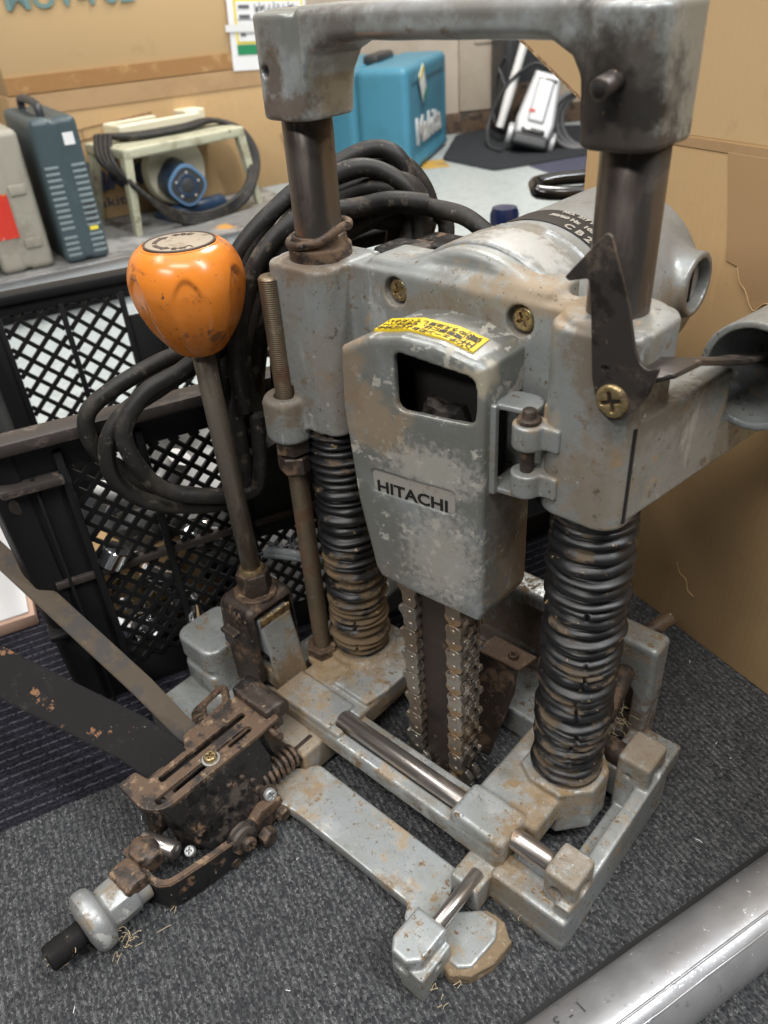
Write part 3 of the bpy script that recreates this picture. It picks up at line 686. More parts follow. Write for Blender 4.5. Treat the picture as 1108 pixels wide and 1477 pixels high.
v.cyl((-.1145, 0, .435), (-.1145, 0, .50), .0172, .0002, 0, True)
v.cyl((.1645, .076, .3865), (.193, .25, .3865), .0297, .0005, .002, True)       # bore of the arm end
for x in (-.0425, .0555): v.cyl((x, -.02, .4268), (x, .004, .4268), .0098, .0004, .0012, True)
v.cyl((-.139, -.030, .331), (-.139, -.030, .345), .0098, .0003, .001, True)
v.rough(.0009, .018)
head = link('head_casting', v.mesh(), 'paint', mort)
for x in (-.0425, .0555): screw('plate_screw', (x, .0035, .4268), (0, -1, 0), .0078, M['brass'], head, .0042, .5)
# open guide tube at the end of the arm
v = Vol((.125, .06, .318), (.23, .26, .43), .0013)
tc0, tc1 = (.1655, .082, .3865), (.193, .25, .3865)
v.cyl(tc0, tc1, .0345, .0012)
v.cyl((tc0[0] - .00165, tc0[1] - .010, .3865), tc1, .0298, .0005, .001, True)
v.rough(.0008, .02)
link('arm_end_tube', v.mesh(), 'paint', mort)
# seam between sleeve and arm
link('seam_gasket', boxm(.1418, .1432, -.0206, -.0186, .3265, .389), 'hole', mort)

# ---- motor
v = Vol((-.075, .015, .30), (.115, .225, .475), .0014)
v.cyl((.010, .02, .388), (.010, .214, .388), .0705, .014)
v.cyl((.010, .02, .388), (.010, .058, .388), .0730, .003, .003)
v.cyl((.010, .0715, .388), (.010, .0735, .388), .0722, .0006, .002)
v.cyl((.04, .182, .4005), (.0875, .182, .4005), .0238, .002, .008)
v.cyl((.077, .182, .4005), (.10, .182, .4005), .0185, .0006, 0, True)
v.rough(.0008, .03)
motor = link('motor_housing', v.mesh(), 'motor_paint', mort)
lathe_obj('brush_cap', (.0775, .182, .4005), (.0815, .182, .4005), [(.0001, 0), (.018, 0), (.018, .002), (.012, .004), (.0001, .004)], 'zinc', motor)
link('cap_slot', boxm(.0812, .0822, .1805, .1835, .387, .414), 'hole', motor)
# maker's plate wrapped on the motor
def arc_patch(a0, a1, y0, y1, r, n=18, cx=.010, cz=.388):
    V = []; F = []
    for i in range(n + 1):
        a = a0 + (a1 - a0) * i / n
        for (y, rr) in ((y0, r), (y1, r), (y1, r - .0012), (y0, r - .0012)): V.append((cx + rr * math.cos(a), y, cz + rr * math.sin(a)))
    for i in range(n):
        for k in range(4): l = (k + 1) % 4; F.append((i * 4 + k, i * 4 + l, i * 4 + 4 + l, i * 4 + 4 + k))
    F += [(0, 1, 2, 3), (4 * n + 3, 4 * n + 2, 4 * n + 1, 4 * n)]
    return mesh_from(V, F, False)
np_ = link('name_plate', arc_patch(RAD(42), RAD(112), .085, .113, .0711), 'ink', motor)
def wrap_text(s, size, a_mid, y, r, name, mat, parent):
    """text running down the curve of the motor, read from the right"""
    me = text_mesh(s, size, .0001, .0003)
    for q in me.vertices:
        a = a_mid - q.co.x / r; yy = y + q.co.y
        rr = r + q.co.z
        q.co = (.010 + rr * math.cos(a), yy, .388 + rr * math.sin(a))
    return link(name, me, mat, parent)
wrap_text('C B 2 1', .0095, RAD(64), .0895, .0714, 'plate_lettering', 'badge', np_)
wrap_text('50/60 Hz  1050W', .0062, RAD(72), .1005, .0714, 'plate_lettering', 'badge', np_)
wrap_text('NO.  217 1037', .0052, RAD(74), .110, .0714, 'plate_lettering', 'badge', np_)
# rear gear cover seen between the left post and the motor
v = Vol((-.115, .025, .30), (-.03, .12, .47), .0016)
v.vbox(-.102, -.066, .036, .072, .305, .437, .008, .003)
v.box(-.10, -.035, .08, .112, .33, .432, .006, .004)
link('rear_cover', v.mesh(), 'black_steel', mort)

# ---- chain cover (hinged door, standing slightly ajar)
CV = Matrix.Translation((.06, -.047, 0)) @ Matrix.Rotation(RAD(8), 4, 'Z')
v = Vol((-.112, -.008, .208), (.008, .068, .432), .0011)
prof = [(-.1025, .408), (-.1050, .365), (-.0995, .294), (-.0893, .236), (-.0845, .2275), (-.06, .2235), (-.002, .2183), (0, .225), (0, .412), (-.006, .4165), (-.03, .4225), (-.055, .424), (-.08, .4195)]
inner = [(-.097, .398), (-.0995, .365), (-.094, .294), (-.084, .2), (-.0045, .2), (-.0045, .409), (-.03, .4185), (-.055, .420), (-.078, .4155)]
v.poly(prof, 1, 0, .0595, .0055)
v.poly(inner, 1, .0045, .08, .001, 0, True)
v.poly(roundpoly([(-.0612, .4135), (-.0608, .3735), (-.0042, .3757), (-.0042, .4065)], .007), 1, -.01, .01, .0006, .001, True)
v.poly(roundpoly([(-.0848, .3232), (-.0845, .3062), (-.0183, .3056), (-.0187, .3236)], .004), 1, -.01, .0013, .0004, .0008, True)
v.box(-.016, .01, .011, .0475, .3285, .3835, .005, 0, True)                        # pocket for the hinge
v.rough(.0009, .022)
def shear(me):                                   # the sides run straight back although the front stands askew
    for q in me.vertices: q.co.x += q.co.y * math.tan(RAD(8))
    me.update(); return me
cover = link('chain_cover', shear(v.mesh()), 'paint_cover', mort, CV)
bd = link('badge', outline_mesh(roundpoly([(-.0838, .3224), (-.0835, .307), (-.0193, .3064), (-.0197, .3228)], .0035), [], .0008, .0002), 'badge', cover, CV @ frame((0, .0014, 0), (1, 0, 0), (0, 0, 1)))
text_fit('HITACHI', 'HITACHI', .0555, 'ink', bd, CV @ frame((-.0525, .0007, .3108), (1, 0, 0), (0, 0, 1)), .02, .0092, 0, .0002).name = 'badge_lettering'
# warning sticker following the arched top
def arch_z(x):
    return np.interp(x, [-.0985, -.08, -.055, -.03, -.006, 0], [.408, .4195, .424, .4225, .4165, .412])
def st(x, y): return Vector((x, y, float(arch_z(x)) + .0014))
SX0, SX1, SY0, SY1 = -.0795, -.0105, .0085, .0285
V = []; F = []
for i in range(21):
    x = SX0 + (SX1 - SX0) * i / 20; V += [st(x, SY0), st(x, SY1), st(x, SY1) - ZU * .004, st(x, SY0) - ZU * .004]
for i in range(20):
    for k in range(4): l = (k + 1) % 4; F.append((i * 4 + k, i * 4 + 4 + k, i * 4 + 4 + l, i * 4 + l))
F += [(0, 1, 2, 3), (83, 82, 81, 80)]
stk = link('warning_sticker', mesh_from(V, F, False), 'sticker_yellow', cover, CV)
def sticker_text(s, size, x, y, rot):
    me = text_mesh(s, size, .00006, .00012)
    c, n = math.cos(rot), math.sin(rot)
    for q in me.vertices:
        px, py = x + q.co.x * c - q.co.y * n, y + q.co.x * n + q.co.y * c
        q.co = st(px, py) + Vector((0, 0, .0003 + q.co.z))
    link('sticker_lettering', me, 'ink', stk, CV)
sticker_text('チェーン刃および溝内の', .0051, -.0505, .0112, math.pi)
sticker_text('電動部には、保護カバー', .0051, -.0505, .0170, math.pi)
sticker_text('のうえ注意してください', .0051, -.0505, .0226, math.pi)
sticker_text('注', .0092, -.0165, .0122, math.pi / 2)
sticker_text('意', .0092, -.0165, .0215, math.pi / 2)
me = mesh_from([st(-.0225, SY0 + .0008), st(-.0221, SY0 + .0008), st(-.0221, SY1 - .0008), st(-.0225, SY1 - .0008)], [(0, 1, 2, 3)], False)
for q in me.vertices: q.co.z += .0003
link('sticker_rule', me, 'ink', stk, CV)
# infill behind the window, its near-black colour standing in for shade
link('dark_infill', boxm(-.042, .050, .0035 - .03, -.0035, .245, .40, .004), 'hole', mort)
lathe_obj('drive_sprocket', (.020, -.036, .352), (.020, -.026, .352), [(.002, 0), (.02, 0), (.024, .004), (.024, .009), (.004, .012)], 'black_steel', mort, 24, lambda r, z, a: (r * (1 + .12 * math.cos(6 * a)), z))

# ---- hinge
v = Vol((.058, -.052, .318), (.108, .004, .40), .0009)
for z0, z1 in ((.3655, .381), (.333, .3485)):
    v.cyl((.0835, -.033, z0), (.0835, -.033, z1), .0098, .001)
    v.box(.0835, .104, -.0335, -.022, z0, z1, .002, .004)
v.box(.088, .100, -.026, -.008, .333, .392, .003, .002)
link('hinge_lug', v.mesh(), 'paint', mort)
v = Vol((-.004, .004, .318), (.03, .062, .39), .0009)
v.poly([(-.001, .0085), (-.001, .012), (.0035, .0125), (.0035, .0085)], 2, .3245, .3875, .001)
v.poly(roundpoly([(-.001, .012), (.024, .012), (.026, .024), (.018, .034), (-.001, .034)], .006), 2, .3835, .3875, .001, .001)
v.poly(roundpoly([(-.001, .012), (.024, .012), (.026, .024), (.018, .034), (-.001, .034)], .006), 2, .3245, .3285, .001, .001)
link('hinge_leaf', shear(v.mesh()), 'paint', cover, CV)
cyl_obj('hinge_pin', (.0835, -.033, .330), (.0835, -.033, .3895), .0042, 'rusty', mort)
cyl_obj('pin_head', (.0835, -.033, .3815), (.0835, -.033, .3845), .0072, 'rust_brown', mort)

# ---- depth pointer bracket with its folded wing
pts = [(.1215, .4942), (.1245, .4935), (.1375, .461), (.143, .441), (.1465, .4345), (.151, .4315), (.157, .4345), (.1535, .419), (.1475, .409), (.1418, .4015), (.1345, .3985), (.1265, .4035), (.1215, .421), (.1168, .4615), (.1148, .4715), (.1035, .4683), (.1015, .4702)]
ptr = link('depth_pointer', outline_mesh(roundpoly(pts, .0018, 3), [[(.1285 + .0022 * math.cos(a), .4272 + .0016 * math.sin(a)) for a in np.linspace(0, 2 * math.pi, 12)[:-1]]], .0024, .0005), 'pointer', mort, frame((0, -.0345, 0), (1, 0, 0), (0, 0, 1)))
def strip_mesh(path, width_dirs, width, th):
    """bent sheet-metal strip: path of points, per-point width direction"""
    V = []; F = []; n = len(path)
    for i, p in enumerate(path):
        p = Vector(p); w = Vector(width_dirs[i] if isinstance(width_dirs, list) else width_dirs).normalized()
        t = (Vector(path[min(i + 1, n - 1)]) - Vector(path[max(i - 1, 0)])).normalized(); nn = t.cross(w).normalized()
        ww = width[i] if isinstance(width, (list, tuple)) else width
        for a, b in ((-1, -1), (1, -1), (1, 1), (-1, 1)): V.append(p + w * ww / 2 * a + nn * th / 2 * b)
    for i in range(n - 1):
        for k in range(4): l = (k + 1) % 4; F.append((i * 4 + k, i * 4 + l, i * 4 + 4 + l, i * 4 + 4 + k))
    F += [(3, 2, 1, 0), (4 * n - 4, 4 * n - 3, 4 * n - 2, 4 * n - 1)]
    me = mesh_from(V, F, False)
    bm = bmesh.new(); bm.from_mesh(me); bmesh.ops.recalc_face_normals(bm, faces=bm.faces[:])
    if th > .0015: bmesh.ops.bevel(bm, geom=[e for e in bm.edges if e.calc_face_angle(0) > .5], offset=min(th * .22, .0009), segments=2, affect='EDGES')
    bm.to_mesh(me); bm.free(); return smooth(me, 40)
link('pointer_wing', strip_mesh([(.1485, -.0335, .4245), (.1535, -.028, .4275), (.155, -.005, .4265), (.156, .02, .4175), (.158, .06, .4035), (.161, .098, .3935), (.162, .112, .390)], (1, .12, .1), [.010, .018, .022, .022, .020, .017, .012], .0028), 'pointer', ptr)
screw('pointer_screw', (.1345, -.0332, .4105), (0, -1, 0), .0094, M['brass'], ptr, .0048, .35)

# ---- bellows
def bellows(name, x, z0, z1, n, r, amp, mat, crack, seed, lean):
    rnd = random.Random(seed); prof = []; seg = 120; V = []; F = []
    tilt = [(rnd.uniform(-1, 1) * .0012, rnd.uniform(-1, 1) * .0012) for _ in range(n + 1)]
    rad = [r + rnd.uniform(-.0013, .0010) for _ in range(n + 1)]
    pit = [0]; crk = [rnd.random() < .6 for _ in range(n + 1)]; crj = [rnd.uniform(-.09, .09) for _ in range(n + 1)]
    for i in range(n): pit.append(pit[-1] + rnd.choice((.7, .85, .9, 1, 1, 1.1, 1.4)))
    per = 10; rows = n * per + 1
    wob = [rnd.uniform(0, 6.28) for _ in range(n + 1)]
    for j in range(rows):
        ci = min(j // per, n - 1); f = j / per - ci
        z = z0 + (z1 - z0) * (pit[ci] + (pit[ci + 1] - pit[ci]) * f) / pit[-1]
        s = .5 - .5 * math.cos(2 * math.pi * f); s = s ** .55
        u = (z - z0) / (z1 - z0); cx = lean[0] * math.sin(math.pi * u); cy = lean[1] * math.sin(math.pi * u)
        for k in range(seg):
            a = 2 * math.pi * k / seg
            rr = rad[ci] - amp * (1 - s) + .0005 * math.sin(3 * a + wob[ci]) + .0003 * math.sin(7 * a + 2 * wob[ci])
            ca = crack[0] + crj[ci]
            d = abs((a - ca + math.pi) % (2 * math.pi) - math.pi)
            if crack[1] < u < crack[2] and crk[ci]: rr -= .009 * math.exp(-(d / .016) ** 2) * s
            tz = tilt[ci][0] * math.cos(a) + tilt[ci][1] * math.sin(a)
            V.append((x + cx + rr * math.cos(a), cy + rr * math.sin(a), z + tz * math.sin(math.pi * min(u * 4, 1, (1 - u) * 4) / 2) * 1.0))
    for j in range(rows - 1):
        for k in range(seg): l = (k + 1) % seg; F.append((j * seg + k, j * seg + l, j * seg + seg + l, j * seg + seg + k))
    return link(name, mesh_from(V, F), mat, mort)
bellows('bellows', -.1145, .058, .318, 31, .0283, .0050, 'bellows_l', (RAD(-52), .05, .2), 3, (0, 0))
bl = bellows('bellows', .1145, .062, .322, 31, .0286, .0048, 'bellows_r', (RAD(-58), .12, .72), 5, (.0018, -.001))
lab(bl, 'cracked black bellows under the right sleeve')
lathe_obj('bellows_clamp', (.1145, 0, .313), (.1145, 0, .3225), [(.0245, 0), (.0268, .001), (.0268, .0085), (.0245, .0095)], 'black_steel', mort, 48)

# ---- depth stop rod with its nuts
prof = [(.0001, 0)]; zz = 0; Lr = .374
while zz < Lr - .002:
    prof += [(.0079, zz), (.0084, zz + .0004), (.0084, zz + .0008), (.0079, zz + .0013)]; zz += .0016
prof += [(.0075, Lr - .001), (.0066, Lr), (.0001, Lr)]
lathe_obj('depth_rod', (-.139, -.030, .055), (-.139, -.030, .429), prof, 'thread', mort, 22, None, 80)
hex_obj('lock_nut', (-.139, -.030, .2855), (-.139, -.030, .2985), .0152, 'rusty', mort, .3)
hex_obj('lock_nut', (-.139, -.030, .2675), (-.139, -.030, .283), .0146, 'rusty', mort, .75)
hex_obj('base_nut', (-.139, -.030, .0555), (-.139, -.030, .0675), .0158, 'rust_brown', mort, .15)

# ---- sliding carriage
v = Vol((-.182, -.105, .014), (.158, .05, .135), .00105)
v.box(-.1365, -.055, -.0955, .042, .033, .0555, .0045)
v.poly([(-.1, -.0555), (-.0575, -.0555), (-.0535, -.03), (-.0535, .03), (-.09, .03), (-.1, .0)], 2, .04, .0598, .0025, .002)
v.cyl((-.1145, 0, .034), (-.1145, 0, .0635), .0325, .003, .006)
v.cyl((-.139, -.030, .05), (-.139, -.030, .0572), .017, .001, .003)
v.box(-.1365, .115, -.0975, -.060, .0315, .0505, .004, .003)
v.box(-.1365, -.066, -.0965, -.0615, .034, .0585, .004, .002)
v.box(.0675, .1175, -.0965, -.0605, .029, .0635, .0075, .004)
v.box(.0705, .128, -.066, .032, .034, .0595, .006, .006)
v.poly([(.0865, -.024), (.101, -.0335), (.128, -.0335), (.1465, -.012), (.1465, .012), (.128, .0325), (.10, .0325), (.0865, .02)], 2, .018, .0665, .003, .005)
v.poly([(-.1395, .045), (-.1525, .118), (-.157, .126), (-.171, .126), (-.176, .045)], 1, -.0865, -.051, .003, .004)
v.cyl((-.0665, -.078, .0545), (.0665, -.078, .0545), .0098, .001, .001, True)
v.box(-.175, -.15, -.10, -.05, .066, .086, .004, .003, True)
v.cyl((.1145, 0, .06), (.1145, 0, .09), .0275, .0005, 0, True)
v.rough(.0010, .016)
car = link('carriage', v.mesh(), 'paint_base', mort)
link('lug_cap', strip_mesh([(-.1535, -.0862, .1225), (-.1535, -.0515, .1225)], (.17, 0, .98), .012, .0022), 'brass', car)
cyl_obj('carriage_rod', (-.0675, -.078, .0535), (.153, -.078, .0535), .0083, 'rod', mort, .001, 40)

# ---- chain bar and chain
cb = link('chain_bar', outline_mesh(roundpoly([(-.0005, .215), (.0305, .215), (.0305, .021), (.0195, .010), (.0105, .010), (-.0005, .021)], .004), [], .0085, .0008), 'bar', mort, frame((0, -.036, 0), (1, 0, 0), (0, 0, 1)))
for z in (.026, .052): screw('bar_rivet', (.010, -.0403, z), (0, -1, 0), .0024, M['bar'], cb, .0008)
for z in (.022,): screw('bar_rivet', (.022, -.0403, z), (0, -1, 0), .0024, M['bar'], cb, .0008)
pz = .0122
def plate8():
    out = []
    for k in range(15):
        a = RAD(-30 + 240 * k / 14); out.append((.0066 * math.cos(a), pz / 2 + .0060 * math.sin(a)))
    for k in range(15):
        a = RAD(150 + 240 * k / 14); out.append((.0066 * math.cos(a), -pz / 2 + .0060 * math.sin(a)))
    return out
p8 = plate8()
tooth = [(.0030, -pz / 2), (.0062, -.0050), (.0078, .0010), (.0088, .0066), (.0074, .0064), (.0060, .0086), (.0, pz / 2), (.0, -pz / 2)]
pm = outline_mesh(p8, [], .0044, .0004); pmt = outline_mesh(roundpoly([(.0030, -pz * .95), (.0064, -.0088), (.0060, -.0035), (.0074, .0008), (.0100, .0040), (.0092, .0088), (.0066, .0078), (.0048, pz * .95), (-.0040, pz * .95), (-.0060, .0060), (-.0044, 0), (-.0060, -.0060), (-.0040, -pz * .95)], .0012, 3), [], .0044, .0004); cm = outline_mesh(roundpoly(tooth, .0008, 2), [], .0052, .0005)
def link_mesh():
    L = []
    for i, y in enumerate((-.0094, -.0047, .0, .0047, .0094)):
        off = 0 if i % 2 == 0 else pz
        L.append(((pm, pmt, pmt, pmt, pmt)[i], frame((0, y, off), (1, 0, 0), (0, 0, 1))))
    rv = cylm(.0022, .0244, .0003, 12); rl = cylm(.0040, .0190, .0004, 14)
    for z in (pz / 2, -pz / 2):
        L.append((rv, basis((0, -.0122, z), (0, 1, z))[0])); L.append((rl, basis((0, -.0095, z), (0, 1, z))[0]))
    me = join(L); return smooth(me, 40)
lm = link_mesh(); first = None
def add_link(x, z, ang, flip):
    mw = Matrix.Translation((x, -.036, z)) @ Matrix.Diagonal((1.15, 1.05, 1, 1)) @ Matrix.Rotation(ang, 4, 'Y') @ (Matrix.Rotation(math.pi, 4, 'Z') if flip else Matrix.Identity(4))
    return link('chain_link', lm, 'chain', cb, mw)
z = .2165
while z > .030:
    j = random.uniform(-.05, .05)
    add_link(.0370 + random.uniform(-.0006, .0006), z, j, False); add_link(-.0052 + random.uniform(-.0006, .0006), z - .004, j * .7, True); z -= 2 * pz
add_link(.0285, .0148, RAD(48), False); add_link(.0035, .0140, RAD(-50), True)

# ---- fixed outer frame
v = Vol((-.262, -.182, -.002), (.186, .135, .132), .00125)
v.box(.152, .1775, -.0945, -.0645, .0, .0705, .0045)
v.box(.114, .1775, -.1045, -.081, .004, .0375, .004, .003)
v.box(.114, .1775, -.1045, -.060, .0, .012, .003, .003)
v.poly([(-.10, .0), (-.10, .050), (-.06, .046), (.03, .052), (.06, .058), (.06, .0)], 0, .165, .1775, .003, .005)
v.box(.150, .168, -.09, .05, .0, .018, .003, .003)
v.box(.147, .1745, .022, .056, .0, .0765, .005, .004)
v.box(.118, .16, .03, .058, .012, .048, .004, .004)
v.box(-.15, .1375, .098, .126, .0, .1225, .008, .003)
v.box(.125, .170, .05, .11, .0, .020, .004, .004)
v.poly(roundpoly([(.078, .004), (.078, .060), (.10, .076), (.122, .072), (.122, .012)], .009), 1, .08, .14, .001, .003, True)
v.box(-.07, .055, .085, .116, .035, .108, .006, .003, True)
v.box(-.02, .095, .042, .10, .0, .030, .003, .002)
v.box(.0895, .1145, -.123, .05, .004, .034, .003, .003)
v.vbox(-.252, -.195, -.122, -.064, .0, .084, .014, .003)
v.box(-.27, -.18, -.135, -.116, .050, .058, .003, .006, True)
v.box(-.27, -.246, -.135, -.05, .050, .058, .003, .006, True)
v.cyl((-.215, -.12, .03), (-.215, -.10, .03), .01, .003, .006)
v.box(-.245, -.150, -.172, -.06, .0, .028, .004, .004)
v.box(-.167, -.0745, -.1215, -.058, .004, .0375, .0045, .003)
v.box(-.19, -.165, -.08, .12, .0, .03, .004, .004)
v.cyl((.1635, -.12, .052), (.1635, -.06, .052), .0048, .0004, .001, True)
v.cyl((.17, -.079, .052), (.19, -.079, .052), .0062, .0004, .001, True)
v.cyl((.167, .039, .058), (.19, .039, .058), .0062, .0004, .001, True)
v.cyl((.158, .0, .058), (.158, .03, .058), .0026, .0004, .001, True)
v.rough(.0012, .018)
fr = link('outer_frame', v.mesh(), 'paint_base', mort)
cyl_obj('frame_pin', (.1135, .100, .0885), (.1205, .050, .0735), .0078, 'rusty', fr, .001)
cyl_obj('frame_pin', (.1075, .118, .103), (.1265, .150, .121), .0068, 'rust_brown', fr, .001)
cyl_obj('frame_pin', (.128, .043, .052), (.158, .040, .054), .0105, 'rusty', fr, .001)
link('frame_back', boxm(.07, .134, .1262, .129, .003, .085, .001), 'wood_dust', fr)
# chip guide plate behind the chain
cg = link('chip_guide', quad_plate([(.002, .030, .0955), (.0425, .0355, .0915), (.0440, .030, .070), (.0344, .0075, .001), (.008, .001, .001)], .003), 'rusty', mort)
link('guide_flange', quad_plate([(.001, .030, .0968), (.0435, .0352, .0932), (.047, .060, .0915), (.004, .056, .0955)], .0028), 'rust_brown', cg)
screw('guide_screw', (.031, .046, .0945), (-.08, .05, 1), .0048, M['rust_brown'], cg, .003)

# ---- foot plate, its clamp foot and jaw
link('foot_plate', outline_mesh(roundpoly([(-.0905, -.150), (-.0865, -.128), (-.070, -.1085), (.0865, -.1088), (.0885, -.115), (.106, -.158), (.096, -.168), (.0785, -.166), (.0735, -.1545), (-.045, -.1555), (-.066, -.158), (-.083, -.166)], .004), [], .012, .0018), 'paint_base', mort, Matrix.Translation((0, 0, .012)))
v = Vol((.08, -.205, -.001), (.156, -.112, .05), .0011)
v.poly([(.0895, -.1605), (.1165, -.1605), (.1165, -.189), (.1085, -.197), (.0955, -.197), (.0895, -.189)], 2, .010, .0425, .0035)
v.poly([(-.196, .0), (-.163, .0), (-.163, .03), (-.196, .03)], 0, .100, .122, .003, .003)
v.poly([(.104, -.136), (.119, -.1215), (.1325, -.1205), (.1395, -.133), (.1375, -.160), (.130, -.167), (.108, -.166)], 2, .004, .0155, .002, .003)
v.cyl((.103, -.205, .028), (.103, -.185, .028), .0062, .0004, .001, True)
v.cyl((.110, -.178, .024), (.13, -.178, .024), .0032, .0004, .001, True)
v.box(.112, .13, -.186, -.175, .0, .011, .002, .001, True)
v.rough(.001, .015)
cf = link('clamp_foot', v.mesh(), 'paint_base', mort)
v = Vol((.09, -.18, -.001), (.156, -.112, .016), .0011)
v.poly([(.112, -.132), (.120, -.118), (.136, -.117), (.1485, -.126), (.1475, -.147), (.140, -.165), (.128, -.174), (.114, -.170)], 2, .0, .013, .002)
v.rough(.003, .006)
link('packed_dust', v.mesh(), 'wood_dust', cf)
cyl_obj('clamp_rod', (.1055, -.108, .0325), (.106, -.166, .0325), .0058, 'rod', mort)

# ---- feed lever
lv = link('feed_lever', cylm(.0086, .224, .001, 28), 'shaft', mort, basis((-.177, -.068, .160), (-.1835, -.0685, .384))[0])
kz = Matrix.Translation((-.184, -.0685, .3755)) @ Matrix.Scale(1.04, 4)
kp = [(.0001, 0), (.012, .0), (.0165, .0012), (.0205, .005), (.0265, .013), (.032, .022), (.0368, .034), (.0393, .045), (.0398, .053), (.0385, .061), (.0352, .0685), (.031, .0735), (.0262, .0765), (.0255, .0768), (.0248, .0762), (.0001, .0762)]
kq = spline([(p[0], 0, p[1]) for p in kp], 7); kpd = [(max(q.x, .0001), q.z) for q in kq]
def sstep(a, b, x): t = max(0.0, min(1.0, (x - a) / (b - a))); return t * t * (3 - 2 * t)
def flute(r, z, a):
    # finger grooves that end in a rounded step under the rim
    g = 0.0
    for c in range(6):
        d = (a - RAD(-96 + 60 * c) + math.pi) % (2 * math.pi) - math.pi
        top = .0625 - .012 * (d / .26) ** 2
        g += math.exp(-(d / .25) ** 4) * sstep(top + .002, top - .004, z)
    return (r * (1 - .062 * g * sstep(-.004, .02, z)), z)
knob = link('knob', lathe(kpd, 180, flute, None), 'orange', lv, kz)
link('knob_disc', lathe([(.0001, 0), (.0238, 0), (.0240, .0006), (.0236, .0008), (.0001, .0008)], 48), 'knob_label', knob, Matrix.Translation((-.184, -.0685, .4552)))
rg = []
for (r0, r1) in ((.0238, .0252),):
    V = []; F = []
    for i in range(64):
        a = 2 * math.pi * i / 64
        for rr, z in ((r0, .4509), (r1, .4509), (r1, .449), (r0, .449)): V.append((-.184 + rr * math.cos(a), -.0685 + rr * math.sin(a), z + .0055))
    for i in range(64):
        j = (i + 1) % 64
        for k in range(4): l = (k + 1) % 4; F.append((i * 4 + k, j * 4 + k, j * 4 + l, i * 4 + l))
    link('disc_rim', mesh_from(V, F), 'dark_brown', knob)
def kdisc(me, name): return link(name, me, 'dark_brown', knob, Matrix.Translation((-.184, -.0685, .4562)) @ Matrix.Rotation(RAD(40), 4, 'Z'))
def arc_text(s, size, r, a_mid, out):
    L = []
    st_ = size * .82 / r
    for i, ch in enumerate(s):
        a = a_mid + (-(i - (len(s) - 1) / 2) * st_)
        me = text_mesh(ch, size, .0001, .0002); L.append((me, Matrix.Rotation(a - math.pi / 2, 4, 'Z') @ Matrix.Translation((0, r, 0))))
    return join(L)
kdisc(arc_text('ゆるむ', .0062, .0178, RAD(95), 1), 'disc_lettering')
kdisc(arc_text('しめる', .0062, .0178, RAD(-70), 1), 'disc_lettering')
def arc_arrow(a0, a1, r, w):
    pts = []; n = 10
    for i in range(n + 1): a = a0 + (a1 - a0) * i / n; pts.append(((r + w) * math.cos(a), (r + w) * math.sin(a)))
    s = 1 if a1 > a0 else -1
    pts += [((r + 2.2 * w) * math.cos(a1), (r + 2.2 * w) * math.sin(a1)), (r * math.cos(a1 + s * .32), r * math.sin(a1 + s * .32)), ((r - 2.2 * w) * math.cos(a1), (r - 2.2 * w) * math.sin(a1))]
    for i in range(n, -1, -1): a = a0 + (a1 - a0) * i / n; pts.append(((r - w) * math.cos(a), (r - w) * math.sin(a)))
    return outline_mesh(pts, [], .0003, .00002)
kdisc(arc_arrow(RAD(192), RAD(150), .0172, .0016), 'disc_arrow'); kdisc(arc_arrow(RAD(205), RAD(245), .0172, .0016), 'disc_arrow')
hex_obj('lever_nut', (-.177, -.068, .1425), (-.177, -.068, .1655), .0158, 'rusty', mort, .1)
lathe_obj('lever_bushing', (-.177, -.068, .1655), (-.177, -.068, .1695), [(.0088, 0), (.0115, 0), (.0115, .0015), (.0098, .004), (.0088, .004)], 'brass', mort)
lathe_obj('lever_washer', (-.177, -.068, .1395), (-.177, -.068, .143), [(.008, 0), (.0202, 0), (.0202, .0025), (.0195, .0033), (.008, .0033)], 'rust_brown', mort)
v = Vol((-.21, -.105, .028), (-.145, -.032, .146), .0011)
v.box(-.2025, -.1535, -.0965, -.0405, .05, .1405, .010)
v.poly([(-.203, .0), (-.203, .09), (-.1965, .13), (-.158, .13), (-.154, .09), (-.1585, .035), (-.18, .028), (-.196, .04)], 1, -.0965, -.0915, .002, .004)
v.box(-.22, -.14, -.0905, -.0465, .0, .1345, .006, 0, True)
v.box(-.192, -.172, -.11, -.0938, .108, .1125, .002, .002, False)
v.rough(.0008, .012)
link('lever_yoke', v.mesh(), 'rusty', mort)
tubes_obj('frayed_strap', [[(-.192, -.04, .158), (-.165, -.028, .160), (-.15, -.012, .150), (-.145, .004, .128), (-.142, .012, .10)], [(-.192, -.038, .161), (-.163, -.026, .163), (-.147, -.01, .148), (-.142, .006, .12)]], lambda t: .0042 - .001 * t, 'strap', mort, 8)
fz = []
for i in range(150):
    t = random.random(); a = Vector((-.192, -.04, .16)).lerp(Vector((-.143, .008, .122)), t) + Vector((0, 0, .022 * math.sin(math.pi * t)))
    d = Vector((random.uniform(-1, 1), random.uniform(-1, 1), random.uniform(-1, 1))) * .009
    fz.append([a, a + d * .5 + Vector((0, 0, .002)), a + d])
sf = tubes_obj('strap_fuzz', fz, .00022, 'strap', mort, 3, 2); sf['kind'] = 'stuff'

